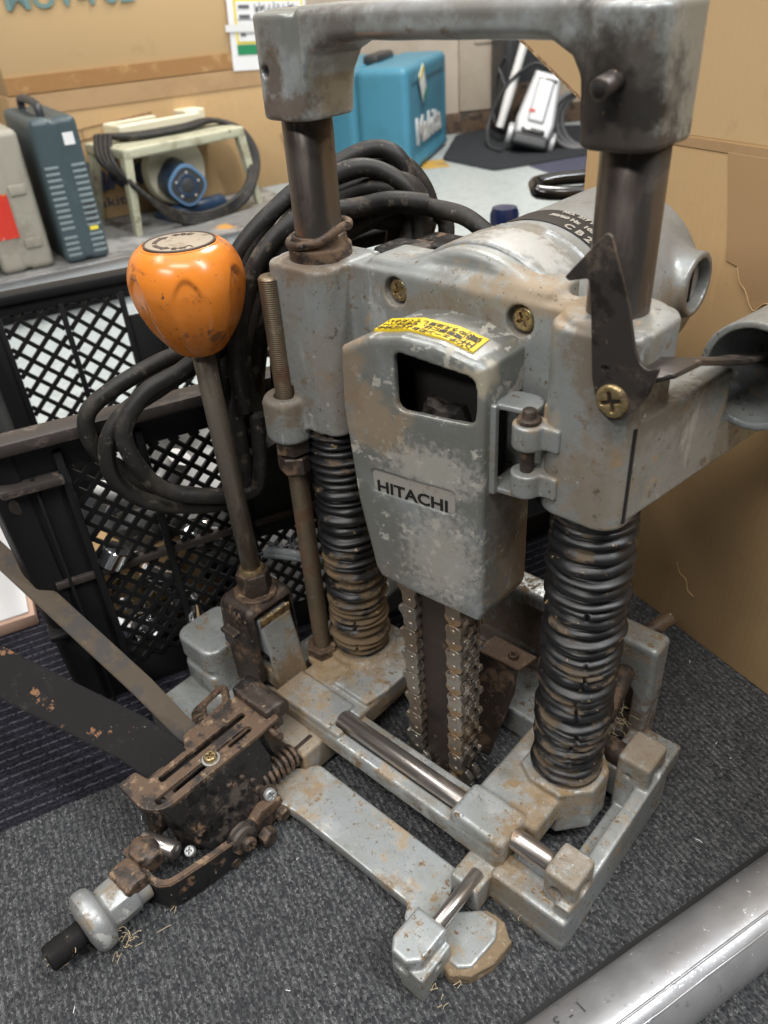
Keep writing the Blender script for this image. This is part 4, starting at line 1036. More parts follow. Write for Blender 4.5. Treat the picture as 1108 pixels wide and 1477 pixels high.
# ---- side clamp mechanism on the left
cl = link('slotted_plate', outline_mesh(
    roundpoly([(-.1445, -.2545), (-.1075, -.2545), (-.0950, -.2430), (-.0935, -.1500), (-.0945, -.1250), (-.1430, -.1180), (-.1445, -.1900), (-.1300, -.1990), (-.1290, -.2350), (-.1445, -.2380)], [.003, .009, .009, .003, .002, .002, .004, .002, .002, .003]),
    [roundpoly([(-.1245, -.2300), (-.1180, -.2300), (-.1180, -.1420), (-.1245, -.1420)], .002), roundpoly([(-.1090, -.2440), (-.1020, -.2440), (-.1020, -.1480), (-.1090, -.1480)], .0034)],
    .0045, .0007), 'rust_brown', mort, Matrix.Translation((0, 0, .0768)))
link('slide_strip', outline_mesh(roundpoly([(-.112, -.236), (-.099, -.236), (-.099, -.136), (-.112, -.136)], .004), [roundpoly([(-.1085, -.228), (-.1025, -.228), (-.1025, -.196), (-.1085, -.196)], .003), roundpoly([(-.1085, -.172), (-.1025, -.172), (-.1025, -.145), (-.1085, -.145)], .003)], .003, .0006), 'rusty', cl, Matrix.Translation((0, 0, .0745)))
screw('slide_screw', (-.1053, -.1905, .0792), (0, 0, 1), .0058, M['brass'], cl, .0052, .7)
lathe_obj('slide_washer', (-.1053, -.1905, .0785), (-.1053, -.1905, .0800), [(.0001, 0), (.0075, 0), (.0075, .0015), (.0001, .0015)], 'zinc', cl)
v = Vol((-.158, -.145, .058), (-.088, -.102, .096), .001)
v.box(-.1475, -.1, -.134, -.114, .072, .0865, .004)
v.cyl((-.15, -.117, .078), (-.098, -.117, .078), .0085, .003, .003)
v.box(-.108, -.0985, -.131, -.1175, .06, .076, .003, .002)
v.rough(.0018, .006)
link('clamp_stop', v.mesh(), 'rusty', mort)
tubes_obj('clamp_hook', [[(-.098, -.136, .071), (-.0925, -.134, .067), (-.0915, -.130, .059), (-.095, -.127, .056)]], .0028, 'rusty', mort, 8, 6)
# sloping black side plate
sp_ = link('side_plate', quad_plate([(-.0965, -.2440, .0755), (-.0955, -.1500, .0755), (-.0885, -.1460, .052), (-.078, -.158, .026), (-.074, -.182, .010), (-.077, -.218, .008), (-.084, -.232, .030)], .0034), 'black_steel', mort)
link('inner_plate', quad_plate([(-.118, -.243, .075), (-.102, -.236, .075), (-.086, -.221, .016), (-.104, -.236, .012)], .003), 'black_steel', mort)
link('back_plate', quad_plate([(-.1335, -.236, .0745), (-.1335, -.130, .0745), (-.122, -.135, .010), (-.120, -.225, .010)], .0034), 'rusty', mort)
for i, (y, z) in enumerate(((-.19, .058), (-.177, .056), (-.170, .047), (-.168, .036))):
    x = -.0965 + (.0755 - z) * .335 + .0025
    cyl_obj('plate_stud', (x - .003, y, z), (x + .0018, y, z + .0004), .0023 if i < 3 else .0045, 'rusty', sp_, .0005, 12)
# U shaped stirrup at the bottom
pth = [(-.127, -.272, .0235), (-.108, -.2745, .0235), (-.087, -.2745, .0235), (-.0778, -.272, .0235), (-.0728, -.2665, .0235), (-.0705, -.258, .0235), (-.066, -.232, .0235), (-.0625, -.208, .0235), (-.0625, -.198, .0235), (-.066, -.190, .0235)]
stp = link('stirrup', strip_mesh([(p[0], p[1], .0175) for p in pth], (0, 0, 1), [.024, .027, .028, .029, .029, .029, .028, .028, .027, .024], .0058), 'black_steel', mort)
link('stirrup_edge', strip_mesh([(p[0], p[1], .0175 + h / 2 + .0004) for p, h in zip(pth, [.024, .027, .028, .029, .029, .029, .028, .028, .027, .024])], (0, 0, 1), .0032, .0062), 'rust_brown', stp)
dk = tag_none = None
lathe_obj('pivot_disc', (-.0655, -.2035, .0255), (-.0535, -.2035, .0265), [(.0001, 0), (.0145, 0), (.0155, .001), (.0155, .0035), (.0125, .0045), (.0118, .0075), (.006, .0085), (.006, .0105), (.0001, .012)], 'black_steel', mort, 36)
screw('pivot_bolt', (-.0545, -.2035, .0264), (1, 0, .05), .0062, M['rust_brown'], mort, .004)
screw('plate_screw', (-.0745, -.163, .0300), (1, -.2, .35), .0056, M['zinc'], mort, .0045, .2)
lathe_obj('screw_washer', (-.0765, -.1628, .0294), (-.073, -.1634, .0304), [(.0001, 0), (.0082, 0), (.0082, .0015), (.0001, .0016)], 'rusty', mort)
hex_obj('pivot_nut', (-.066, -.162, .013), (-.058, -.162, .013), .0068, 'rust_brown', mort)
hex_obj('pivot_nut', (-.062, -.184, .0105), (-.052, -.184, .0105), .0085, 'rusty', mort, .4)
lathe_obj('bottom_bolt', (-.068, -.215, .007), (-.058, -.215, .007), [(.0001, 0), (.0058, 0), (.0058, .006), (.004, .008), (.0001, .008)], 'rust_brown', mort)
v = Vol((-.09, -.215, -.001), (-.055, -.15, .03), .0011)
v.poly([(-.212, .003), (-.172, .001), (-.155, .008), (-.156, .026), (-.178, .029), (-.196, .016)], 0, -.077, -.067, .002)
v.rough(.002, .008); link('pivot_block', v.mesh(), 'rust_brown', mort)
screw('stirrup_stud', (-.0855, -.2385, .027), (0.2, -.5, 1), .0045, M['zinc'], mort, .004)
cyl_obj('cross_pin', (-.1225, -.2575, .031), (-.090, -.2475, .034), .0072, 'rod', mort)
v = Vol((-.13, -.285, .015), (-.088, -.25, .05), .001)
v.vbox(-.1175, -.099, -.276, -.2535, .022, .0415, .006, .004); v.cyl((-.1225, -.265, .032), (-.095, -.263, .032), .0085, .003, .003)
v.rough(.002, .006); link('stirrup_lug', v.mesh(), 'rust_brown', mort)
v = Vol((-.135, -.255, .02), (-.105, -.215, .066), .0011)
v.box(-.128, -.118, -.25, -.22, .024, .062, .004); v.cyl((-.13, -.24, .046), (-.112, -.237, .046), .009, .002, .002); v.rough(.002, .006)
link('link_block', v.mesh(), 'rusty', mort)
# pipe union and hose stub
def hexish(r, z, a):
    k = max(0.0, 1 - abs(z - .0225) / .0105); k = min(1, k * 4)
    q = math.cos(math.pi / 8) / math.cos((a % (math.pi / 4)) - math.pi / 8)
    return (r * (1 + k * (q * 1.04 - 1)), z)
un = lathe_obj('pipe_union', (-.0965, -.277, .0255), (-.0985, -.329, .0255), [(.0001, 0), (.0145, 0), (.0152, .001), (.0152, .010), (.0168, .0115), (.0172, .0125), (.0172, .017), (.0172, .0225), (.0172, .028), (.0172, .0325), (.0165, .0335), (.0185, .0345), (.0228, .0365), (.0246, .0395), (.0250, .0425), (.0250, .0455), (.0240, .0485), (.0205, .0512), (.0105, .053), (.0001, .053)], 'dusty_zinc', mort, 64, hexish, 30)
v = Vol((-.125, -.305, .02), (-.07, -.268, .06), .001)
v.box(-.110, -.084, -.296, -.276, .030, .0455, .004); v.rough(.003, .010); link('union_lug', v.mesh(), 'rust_brown', un)
cyl_obj('hose_stub', (-.0985, -.325, .0222), (-.1005, -.3560, .0212), .0098, 'black_bar', mort, .0015)
lathe_obj('hose_end', (-.0997, -.3425, .0217), (-.1006, -.3585, .0212), [(.0001, .0), (.0101, 0), (.0104, .004), (.0102, .0145), (.0085, .016), (.0075, .016), (.007, .010), (.0001, .010)], 'black_bar', mort)
# spring
P = []
for i in range(7 * 14 + 1):
    a = 2 * math.pi * i / 14; P.append((-.0865 + .0088 * math.cos(a), -.160 + .040 * i / 98, .0335 + .0088 * math.sin(a)))
tubes_obj('return_spring', [P], .0021, 'rusty', mort, 8, 1, raw=True)
cyl_obj('spring_rod', (-.0865, -.18, .0335), (-.0865, -.10, .0335), .0045, 'rusty', mort)
# open rusty loop beside the plate
link('rusty_loop', outline_mesh(roundpoly([(-.016, -.022), (.016, -.022), (.017, .014), (.010, .022), (-.010, .022), (-.017, .014)], .006), [roundpoly([(-.010, -.006), (.009, -.006), (.009, .015), (-.009, .015)], .003)], .004, .0008), 'rust_brown', mort, frame((-.166, -.148, .060), (.62, -.35, .1), (.25, .45, .35)))
# two flat bars running off to the left
bb = link('flat_bar', strip_mesh([(-.116, -.205, .052), (-.128, -.2135, .0700), (-.165, -.2215, .0870), (-.285, -.268, .128), (-.42, -.318, .174)], (-.19, .87, .44), [.034, .037, .038, .038, .038], .0055), 'black_bar', mort); lab(bb, 'wide black flat bar leaning out of the side clamp')
bb = link('flat_bar', strip_mesh([(-.142, -.176, .050), (-.164, -.181, .0665), (-.205, -.186, .0930), (-.37, -.207, .172), (-.52, -.226, .243)], (0, .97, .24), [.017, .019, .0195, .0195, .0195], .0065), 'brown_bar', mort); lab(bb, 'narrow rusty brown flat bar behind the black one')

# ---- power cable looped over the machine
CP = [
 [(-0.0581, 0.1245, 0.431), (-0.0802, 0.123, 0.4421), (-0.1048, 0.1152, 0.4472), (-0.1271, 0.0997, 0.4518), (-0.147, 0.0768, 0.4508), (-0.1625, 0.0379, 0.4448), (-0.174, 0.0089, 0.4267), (-0.1834, -0.0144, 0.3937), (-0.1892, -0.0292, 0.351), (-0.1887, -0.0277, 0.3068), (-0.1715, -0.0251, 0.2778)],
 [(-0.1172, 0.1112, 0.4114), (-0.1223, 0.1253, 0.4431), (-0.1319, 0.1147, 0.4643), (-0.1557, 0.0956, 0.4627), (-0.1743, 0.0623, 0.4551), (-0.187, 0.0304, 0.4408), (-0.1958, 0.0083, 0.407), (-0.2006, -0.0037, 0.3634), (-0.2053, -0.0155, 0.3165), (-0.2119, -0.0321, 0.2675), (-0.2137, -0.0502, 0.2325)],
 [(-0.1356, 0.1056, 0.4015), (-0.1365, 0.1302, 0.4459), (-0.145, 0.1225, 0.4793), (-0.1651, 0.1124, 0.4862), (-0.1817, 0.0844, 0.4771), (-0.1956, 0.0495, 0.4619), (-0.2065, 0.022, 0.4402), (-0.2151, 0.0004, 0.406), (-0.2224, -0.0178, 0.3634), (-0.2247, -0.0237, 0.2943), (-0.1888, -0.0147, 0.2727), (-0.1664, 0.0147, 0.2749)],
 [(-0.2181, 0.0201, 0.4), (-0.2207, -0.0002, 0.382), (-0.2283, -0.0326, 0.358), (-0.2427, -0.0689, 0.3524), (-0.2585, -0.1085, 0.339), (-0.2684, -0.1333, 0.3216), (-0.2685, -0.1336, 0.2893), (-0.2592, -0.1102, 0.2499), (-0.2407, -0.0774, 0.2274), (-0.2229, -0.0461, 0.2178), (-0.2121, -0.0325, 0.2388), (-0.2091, -0.0251, 0.2928), (-0.2065, -0.0185, 0.345)],
 [(-0.1978, 0.0035, 0.3853), (-0.2003, -0.0164, 0.3678), (-0.21, -0.0543, 0.3551), (-0.2237, -0.0886, 0.3406), (-0.235, -0.1171, 0.3278), (-0.2422, -0.1351, 0.3054), (-0.2432, -0.1376, 0.2735), (-0.2361, -0.1199, 0.2448), (-0.2193, -0.0858, 0.2272), (-0.205, -0.0552, 0.2237), (-0.1956, -0.0451, 0.244), (-0.1942, -0.0416, 0.2913), (-0.192, -0.030, 0.345)],
 [(-0.1425, 0.1287, 0.4233), (-0.1616, 0.1077, 0.437), (-0.1893, 0.0788, 0.4402), (-0.2015, 0.0482, 0.4236), (-0.2113, 0.0234, 0.3885), (-0.2163, 0.0109, 0.3424), (-0.2159, -0.0015, 0.2945), (-0.1967, -0.0073, 0.2539)],
 [(-0.1755, 0.0460, 0.4650), (-0.1581, 0.0761, 0.478), (-0.1445, 0.0967, 0.4753), (-0.1246, 0.106, 0.4626), (-0.1168, 0.1123, 0.4412), (-0.1183, 0.1083, 0.4148)]]
rn = random.Random(12)
for src, (dx, dy, dz) in ((0, (-.012, .012, -.017)), (1, (.012, .014, -.020)), (2, (.002, .016, -.012)), (5, (.010, .020, -.022)), (5, (.004, -.010, .004)), (1, (-.004, -.012, -.004)), (2, (-.006, -.014, -.012)), (0, (.004, -.012, .006)), (4, (.016, .012, .012))):
    CP.append([(p[0] + dx + rn.uniform(-.004, .004), p[1] + dy + rn.uniform(-.003, .003), p[2] + dz + rn.uniform(-.005, .005)) for p in CP[src][(2 if src == 0 else 0):-1]])
tubes_obj('power_cable', CP, .0070, 'cable', mort, 16, 10)

# ================================================================== black mesh crate
crate = thing('plastic_crate', 'black plastic mesh crate with a brownish rim standing behind the orange knob', 'crate', tuple(uw(.02, .42, 0)))
CF = frame((0, 0, 0), U, W)          # local x along the long side, y across, z up
def cbox(name, t0, t1, s0, s1, z0, z1, mat, bev=.0015, parent=None): return link(name, boxm(t0, t1, s0, s1, z0, z1, bev), mat, parent or crate, CF)
S0, S1, T0, T1, HZ = .222, .615, -.300, .30, .313
def lattice(name, t0, t1, z0, z1, s, pitch, bw, th, slope=1.0, parent=None):
    """diagonal bars clipped to a rectangle, real bars of square section"""
    V = []; F = []
    k = math.sqrt(1 + slope * slope)
    for sg in (1, -1):
        c = -4.0
        lo = min(z0 - sg * slope * t for t in (t0, t1)); hi = max(z1 - sg * slope * t for t in (t0, t1))
        c = math.floor(lo / pitch) * pitch
        while c < hi:
            ta, tb = (z0 - c) / (sg * slope), (z1 - c) / (sg * slope)
            a, b = max(t0, min(ta, tb)), min(t1, max(ta, tb))
            if b - a > .002:
                p, q = Vector((a, s, c + sg * slope * a)), Vector((b, s, c + sg * slope * b))
                n = Vector((-sg * slope, 0, 1)) / k * bw / 2; d = Vector((0, th / 2 + (.0004 if sg > 0 else 0), 0)); i = len(V)
                for e in (p, q): V += [e - n - d, e + n - d, e + n + d, e - n + d]
                F += [(i, i + 1, i + 5, i + 4), (i + 1, i + 2, i + 6, i + 5), (i + 2, i + 3, i + 7, i + 6), (i + 3, i, i + 4, i + 7), (i, i + 3, i + 2, i + 1), (i + 4, i + 5, i + 6, i + 7)]
            c += pitch
    me = mesh_from(V, F, False); bm = bmesh.new(); bm.from_mesh(me); bmesh.ops.recalc_face_normals(bm, faces=bm.faces[:]); bm.to_mesh(me); bm.free()
    o = link(name, me, 'crate', parent or crate, CF); o['kind'] = 'stuff'; return o
# near wall: bottom and top bands, ribs, ridge, solid middle
cbox('bottom_rail', T0 + .01, T1, S0, S0 + .005, 0, .037, 'crate')
cbox('top_band', T0 + .008, T1, S0 - .002, S0 + .004, .272, .303, 'crate')
cbox('rim', T0 - .012, T1 + .012, S0 - .018, S0 + .008, .301, HZ, 'crate_rim', .003)
cbox('lower_ledge', T0 - .006, T0 + .045, S0 - .014, S0 + .004, .262, .27, 'crate_rim', .002)
for t in (-.254, -.186, -.105, .06, .14, .22): cbox('rib', t - .0035, t + .0035, S0 - .008, S0 + .005, .02, .29, 'crate')
cbox('ridge', T0 + .008, T1, S0 - .006, S0 + .004, .154, .161, 'crate_rim', .001)
cbox('handle_panel', -.1015, .0565, S0 - .003, S0 + .003, .138, .274, 'crate')
for a, b in ((-.2505, -.1895), (-.1825, -.1085)):
    lattice('mesh_panel', a, b, .037, .154, S0, .0185, .0042, .003); lattice('mesh_panel', a, b, .161, .272, S0, .0185, .0042, .003)
lattice('mesh_panel', -.1015, .0565, .037, .138, S0, .0185, .0042, .003)
lattice('mesh_panel', .0635, .2165, .037, .272, S0, .0185, .0042, .003)
# far wall
cbox('top_band', T0 + .01, T1, S1 - .004, S1 + .004, .2865, .303, 'crate')
cbox('rim', T0 - .012, T1 + .012, S1 - .010, S1 + .016, .301, HZ, 'crate', .003)
cbox('corner_panel', T0 - .04, -.2715, S1 - .003, S1 + .003, .0, .303, 'crate')
cbox('far_panel', T0 + .01, T1, S1 - .003, S1 + .003, 0, .12, 'crate')
for t in (-.2745, -.2000, -.1265, -.085, .0, .1, .2): cbox('rib', t - .0035, t + .0035, S1 - .006, S1 + .006, .1, .29, 'crate')
cbox('handle_panel', -.123, -.0885, S1 - .003, S1 + .003, .115, .256, 'crate')
for a, b in ((-.271, -.2035), (-.1965, -.130), (-.0815, -.0035), (.0035, .0965)): lattice('mesh_panel', a, b, .12, .2865, S1, .0265, .0052, .003)
# ends, floor, corner posts
cbox('end_panel', T1 - .005, T1, S0, S1, 0, .302, 'crate'); cbox('end_panel', T0 - .002, T0 + .003, S0 + .05, S1 - .05, .1, .302, 'crate')
lattice_floor = cbox('crate_floor', T0, T1, S0, S1, .004, .008, 'crate')
def corner_post(t, s, st, ss):
    pts = [(t, s + ss * .048), (t, s + ss * .026), (t + st * .008, s + ss * .008), (t + st * .026, s), (t + st * .034, s), (t + st * .034, s + ss * .005), (t + st * .012, s + ss * .016), (t + st * .005, s + ss * .048)]
    V = [(p[0], p[1], 0) for p in pts] + [(p[0] - st * .010, p[1] - ss * .004, .302) for p in pts]; n = len(pts)
    F = [tuple(range(n)), tuple(range(2 * n - 1, n - 1, -1))] + [(i, (i + 1) % n, n + (i + 1) % n, n + i) for i in range(n)]
    me = mesh_from(V, F, False); bm = bmesh.new(); bm.from_mesh(me); bmesh.ops.recalc_face_normals(bm, faces=bm.faces[:]); bmesh.ops.bevel(bm, geom=bm.edges[:], offset=.0012, segments=2, affect='EDGES'); bm.to_mesh(me); bm.free()
    return link('corner_post', smooth(me, 45), 'crate', crate, CF)
for t, s, a, b in ((T0 - .012, S0, 1, 1), (T0 - .012, S1, 1, -1), (T1, S0, -1, 1), (T1, S1, -1, -1)): corner_post(t, s, a, b)
cbox('post_panel', T0 + .012, -.2545, S0 - .001, S0 + .005, .01, .29, 'crate')
cbox('post_fin', -.2805, -.2775, S0 - .008, S0 + .004, .0, .272, 'crate', .001)
cbox('post_band', T0 - .014, T0 + .02, S0 - .006, S0 + .03, .098, .104, 'crate', .002)
lathe_obj('post_hole', uw(T0 + .004, S0 - .0025, .247), uw(T0 + .004, S0 + .002, .247), [(.0001, 0), (.0055, 0), (.0085, .001), (.0085, .004), (.0001, .004)], 'crate_rim', crate, 20)

# things lying in the crate
def fit_thing(kind, lbl, cat, mesh_mw_mat, grp='metal fittings lying in the mesh crate'):
    nm, me, mat, mw = mesh_mw_mat; o = link(nm, me, mat, None, mw); return tag(o, lbl, cat, grp)
rnd = random.Random(21)
def placed(t, s, z, ax, ay, az): return Matrix.Translation(uw(t, s, z)) @ Matrix.Rotation(az, 4, 'Z') @ Matrix.Rotation(ay, 4, 'Y') @ Matrix.Rotation(ax, 4, 'X')
ringm = lathe([(.017, 0), (.021, 0), (.022, .002), (.022, .009), (.021, .011), (.017, .011), (.016, .009), (.016, .002), (.017, 0)], 32)
def elbow(L, H, r):
    v, f = tube_vf(spline([(0, 0, 0), (L * .55, 0, .004), (L * .92, 0, H * .42), (L, 0, H)], 8), r, 14)
    return mesh_from(v, f, True, 60)
def lever(L, w): return smooth(join([(boxm(-L, L, -w, w, -.003, .003, .002), None), (cylm(w * 1.5, .018, .001), Matrix.Translation((-L * .85, 0, -.009)))]), 40)
FIT = [('metal_ring', ringm, 'brass', (-.232, .258, .092), (.9, .3, 0), 'yellowish brass ring low in the crate by the corner post', 'metal ring'),
 ('metal_ring', ringm, 'brass', (-.200, .262, .086), (1.2, -.4, 0), 'brass ring beside the crumpled foil low in the crate', 'metal ring'),
 ('pipe_elbow', elbow(.056, .05, .010), 'chrome', (-.215, .252, .118), (2.1, .6, 1.2), 'short chromed pipe elbow left of the middle crate rib', 'pipe fitting'),
 ('pipe_elbow', elbow(.09, .03, .008), 'zinc', (-.155, .258, .19), (.4, 3.0, .5), 'dull grey pipe bend high behind the cable loops', 'pipe fitting'),
 ('pipe_elbow', elbow(.07, .06, .012), 'white_plastic', (-.235, .285, .205), (.2, .4, 1.0), 'white plastic pipe bend near the crate rim', 'pipe fitting'),
 ('handle_lever', lever(.045, .009), 'chrome', (-.215, .248, .155), (.5, .4, 2.1), 'flat chromed lever standing upright left in the crate', 'handle'),
 ('handle_lever', lever(.03, .012), 'chrome', (-.128, .252, .128), (.9, .1, .7), 'short shiny lever under the lower cable loop', 'handle'),
 ('handle_lever', lever(.05, .007), 'silver_plastic', (-.118, .256, .092), (1.4, .3, .2), 'thin silver lever beside the orange knob shaft', 'handle'),
 ('bracket', lever(.022, .016), 'zinc', (-.055, .246, .112), (.8, -.3, .4), 'small grey bracket behind the threaded rod', 'bracket')]
for nm, me, mt, (t, s, z), (ax, ay, az), lb, ct in FIT: fit_thing('', lb, ct, (nm, me, mt, placed(t, s, z, ax, ay, az)))
foil = link('crumpled_foil', lathe([(.0001, 0), (.022, .001), (.036, .008), (.034, .016), (.02, .022), (.0001, .024)], 14, lambda r, z, a: (r * (1 + .25 * math.sin(3 * a + z * 300) * math.sin(5 * a)), z + .005 * math.sin(4 * a))), 'chrome', None, placed(-.215, .262, .055, .3, .2, 0))
tag(foil, 'crumpled shiny foil low in the crate near the corner post', 'foil')
tub = thing('plastic_tub', 'white plastic tub lying in the back of the black mesh crate', 'tub', tuple(uw(-.17, .40, .14)))
link('tub_body', lathe([(.0001, 0), (.045, 0), (.055, .07), (.060, .075), (.060, .08), (.052, .08), (.042, .004), (.0001, .004)], 36), 'white_plastic', tub, Matrix.Translation(uw(-.17, .36, .17)) @ Matrix.Rotation(1.1, 4, 'Y'))
link('tub_lid', lathe([(.0001, 0), (.058, 0), (.06, .004), (.0001, .006)], 36), 'white_plastic', tub, Matrix.Translation(uw(-.10, .34, .19)) @ Matrix.Rotation(.7, 4, 'X'))
junk = link('crumpled_bag', None or lathe([(.0001, 0), (.06, .0), (.10, .03), (.11, .06), (.085, .10), (.03, .125), (.0001, .13)], 40, lambda r, z, a: (r * (1 + .12 * math.sin(3 * a + z * 40) + .06 * math.sin(7 * a - z * 90)), z + .006 * math.sin(5 * a))), 'dark_grey', None, Matrix.Translation(uw(-.16, .42, .01)))
tag(junk, 'dark crumpled bag lying on the crate floor', 'bag')
bx = link('small_carton', boxm(-.06, .06, -.05, .05, 0, .09, .002), 'card', None, Matrix.Translation(uw(-.20, .34, .009)) @ Matrix.Rotation(.5, 4, 'Z')); tag(bx, 'small brown carton lying inside the black mesh crate', 'carton')

# ================================================================== cardboard box on the right
BX = frame((.0232, .2958, 0), (.9463, -.3233, 0), (.3233, .9463, 0))   # x along the face, y away from the camera
rb = thing('cardboard_box', 'big tall brown cardboard box with an open top flap right behind the machine', 'box', (.0232, .2958, 0))
TL, TRR, BZ = -.127, .62, .4755
link('front_wall', boxm(TL, TRR, 0, .005, 0, BZ, .0015), 'card', rb, BX)
link('side_wall', boxm(TL, TL + .005, .005, .55, 0, BZ, .0015), 'card', rb, BX)
link('side_wall', boxm(TRR - .005, TRR, .005, .55, 0, BZ, .0015), 'card', rb, BX)
link('back_wall_panel', boxm(TL, TRR, .55, .555, 0, BZ, .0015), 'card', rb, BX)
link('box_bottom', boxm(TL + .005, TRR - .005, .005, .55, .001, .006), 'card', rb, BX)
fl = link('front_flap', outline_mesh([(TL + .012, .002), (TL - .012, .016), (-.262, .074), (-.40, .132), (-.40, .36), (TRR, .36), (TRR, .002)], [], .005, .0005), 'card2', rb, BX @ Matrix.Translation((0, .004, BZ)) @ Matrix.Rotation(RAD(88), 4, 'X'))  # lit tone of the raised flap is put into its paler card
for a, b in (((TL - .012, .016), (-.262, .074)), ((-.262, .074), (-.40, .132))):
    d = Vector((b[0] - a[0], b[1] - a[1])); L = d.length
    link('flap_edge', boxm(0, L, -.0022, .0008, -.0026, .0026), 'card_edge', fl, BX @ Matrix.Translation((0, .004, BZ)) @ Matrix.Rotation(RAD(88), 4, 'X') @ Matrix.Translation((a[0], a[1], 0)) @ Matrix.Rotation(math.atan2(d.y, d.x), 4, 'Z'))
link('fold_tape', boxm(TL + .08, TRR, -.0007, 0, BZ - .006, BZ + .001), 'tape_matt', rb, BX)
tear = [(.0335, .470), (.60, .470), (.60, .355), (.105, .3665), (.094, .366), (.087, .358), (.0815, .3612), (.074, .371), (.068, .377), (.0625, .3875), (.050, .390), (.047, .41)]
link('paper_patch', outline_mesh(tear, [], .0009, .0002), 'tape_matt', rb, BX @ frame((0, -.0006, 0), (1, 0, 0), (0, 0, 1)))
fz = [[(.0625, -.0015, .3875), (.068, -.002, .377), (.074, -.0012, .371), (.0815, -.002, .3612), (.087, -.0016, .358), (.094, -.002, .366), (.105, -.0014, .3665)]]
fz = [[BX @ Vector(p) for p in q] for q in fz] + [[BX @ Vector(p) for p in ((.060, -.001, .080), (.066, -.0015, .070), (.0745, -.001, .0665), (.0795, -.0015, .056), (.088, -.001, .053))]]
for q in fz: tubes_obj('torn_edge', [q], .0005, 'card2', rb, 5, 4)

# ================================================================== pipe on the floor
PD = Vector((.3256, .9455, 0)); PM = Vector((.9455, -.3256, 0)); PR = .0277
pc = PM * .2627 + ZU * (PR - .0005)
pipe = thing('wrapped_pipe', 'silver pipe wrapped in clear film lying on the carpet at the lower right', 'pipe', tuple(pc - PD * .05))
mw, L = basis(pc - PD * .55, pc + PD * .45)
def pmod(r, z, a): return (r * (1 + .006 * math.sin(5 * a + 40 * z) * math.sin(31 * z)), z)
link('pipe_body', lathe([(PR * .9, 0), (PR, .0005)] + [(PR, .0005 + i * .01) for i in range(1, 100)] + [(PR, 1.0), (PR * .9, 1.0)], 64, pmod, 50), 'pipe', pipe, mw)
fold = [[pc + PD * (-.5 + .02 * i) + (PM * math.cos(a) + ZU * math.sin(a)) * (PR + .0003 + .0004 * math.sin(i * 1.7)) for i in range(48)] for a in (RAD(72), RAD(55))]
tubes_obj('film_fold', fold, .0009, 'pipe', pipe, 6, 2)
me = text_mesh('1 - 3  x 20mm', .013, .0001, -.0001)
for q in me.vertices:
    a = RAD(112) + q.co.y / PR; p = pc + PD * (-.105 - q.co.x) + (PM * math.cos(a) + ZU * math.sin(a)) * (PR + .0006); q.co = p
link('pipe_print', me, 'hose', pipe)

# ================================================================== display platform and what stands on it
pp = Vector((.275, .961, 0)).normalized(); pq = Vector((-.961, .275, 0)).normalized()
P0 = Vector((-1.456, .287, 0)); PF = frame(P0, pp, pq)
plat = thing('display_platform', 'low worn grey display platform with a bright metal edge', 'platform', tuple(P0))
link('platform_top', boxm(-.9, .82, .014, 1.0, .03, .1, .002), 'platform', plat, PF)
link('metal_edge', boxm(-.9, .82, 0, .0138, .06, .103, .003), 'alu', plat, PF)
link('platform_base', boxm(-.88, .80, .05, .98, -.006, .0298), 'crate', plat, PF)
def case(name, lbl, t, w, d, h, mat, q=.03, lean=0):
    root = thing(name, lbl, 'tool case', tuple(P0 + pp * t + pq * (q + d / 2) + ZU * .1))
    mw = PF @ Matrix.Translation((t, q, .1)) @ Matrix.Rotation(lean, 4, 'Y')
    v = Vol((-w / 2 - .01, -.01, -.004), (w / 2 + .01, d + .01, h + .03), .0035)
    v.box(-w / 2, -.0015, 0, d, 0, h, .014); v.box(.0015, w / 2, 0, d, 0, h, .014)
    v.box(-w / 2 + .004, w / 2 - .004, .003, d - .003, .004, h - .004, .012)
    link('case_shell', v.mesh(), mat, root, mw)
    return root, mw
tc, mw = case('tool_case', 'upright dark teal tool case with ribbed sides and a yellow sticker', .205, .098, .30, .298, 'dark_teal')
for i in range(11):
    for sx in (-1, 1): link('side_rib', boxm(sx * .014, sx * .043, -.0015, .004, .20 - i * .0125, .2055 - i * .0125, .001) if sx > 0 else boxm(-.043, -.014, -.0015, .004, .20 - i * .0125, .2055 - i * .0125, .001), 'rib_grey', tc, mw)
for i in range(4):
    for sx in (0, 1): link('side_rib', boxm(-.043 + sx * .057, -.014 + sx * .057, -.0015, .004, .055 - i * .0125, .0605 - i * .0125, .001), 'rib_grey', tc, mw)
link('white_tag', boxm(.012, .034, -.0018, .001, .243, .267), 'white_paper', tc, mw)
link('yellow_sticker', boxm(.018, .036, -.0018, .001, .066, .074), 'yellow_ink', tc, mw)
link('name_strip', boxm(.018, .038, -.0012, .001, .077, .125), 'dark_grey', tc, mw)
tubes_obj('carry_handle', [[mw @ Vector(p) for p in ((-.012, .05, .295), (-.012, .055, .316), (-.012, .10, .322), (-.012, .19, .322), (-.012, .235, .316), (-.012, .24, .295))]], .009, 'dark_grey', tc, 8)
gc, mw = case('tool_case', 'grey beige tool case with a red picture label at the left edge', .075, .115, .30, .285, 'grey_case', .05)
link('picture_label', boxm(-.052, .0, -.0012, .001, .075, .165), 'red_label', gc, mw)
link('latch', boxm(.006, .040, -.006, .002, .16, .18, .002), 'grey_case', gc, mw); link('latch', boxm(.006, .040, -.006, .002, .05, .07, .002), 'grey_case', gc, mw)
kc, mw = case('tool_case', 'black tool case cut off by the left picture edge', -.06, .10, .28, .15, 'dark_grey', .015)

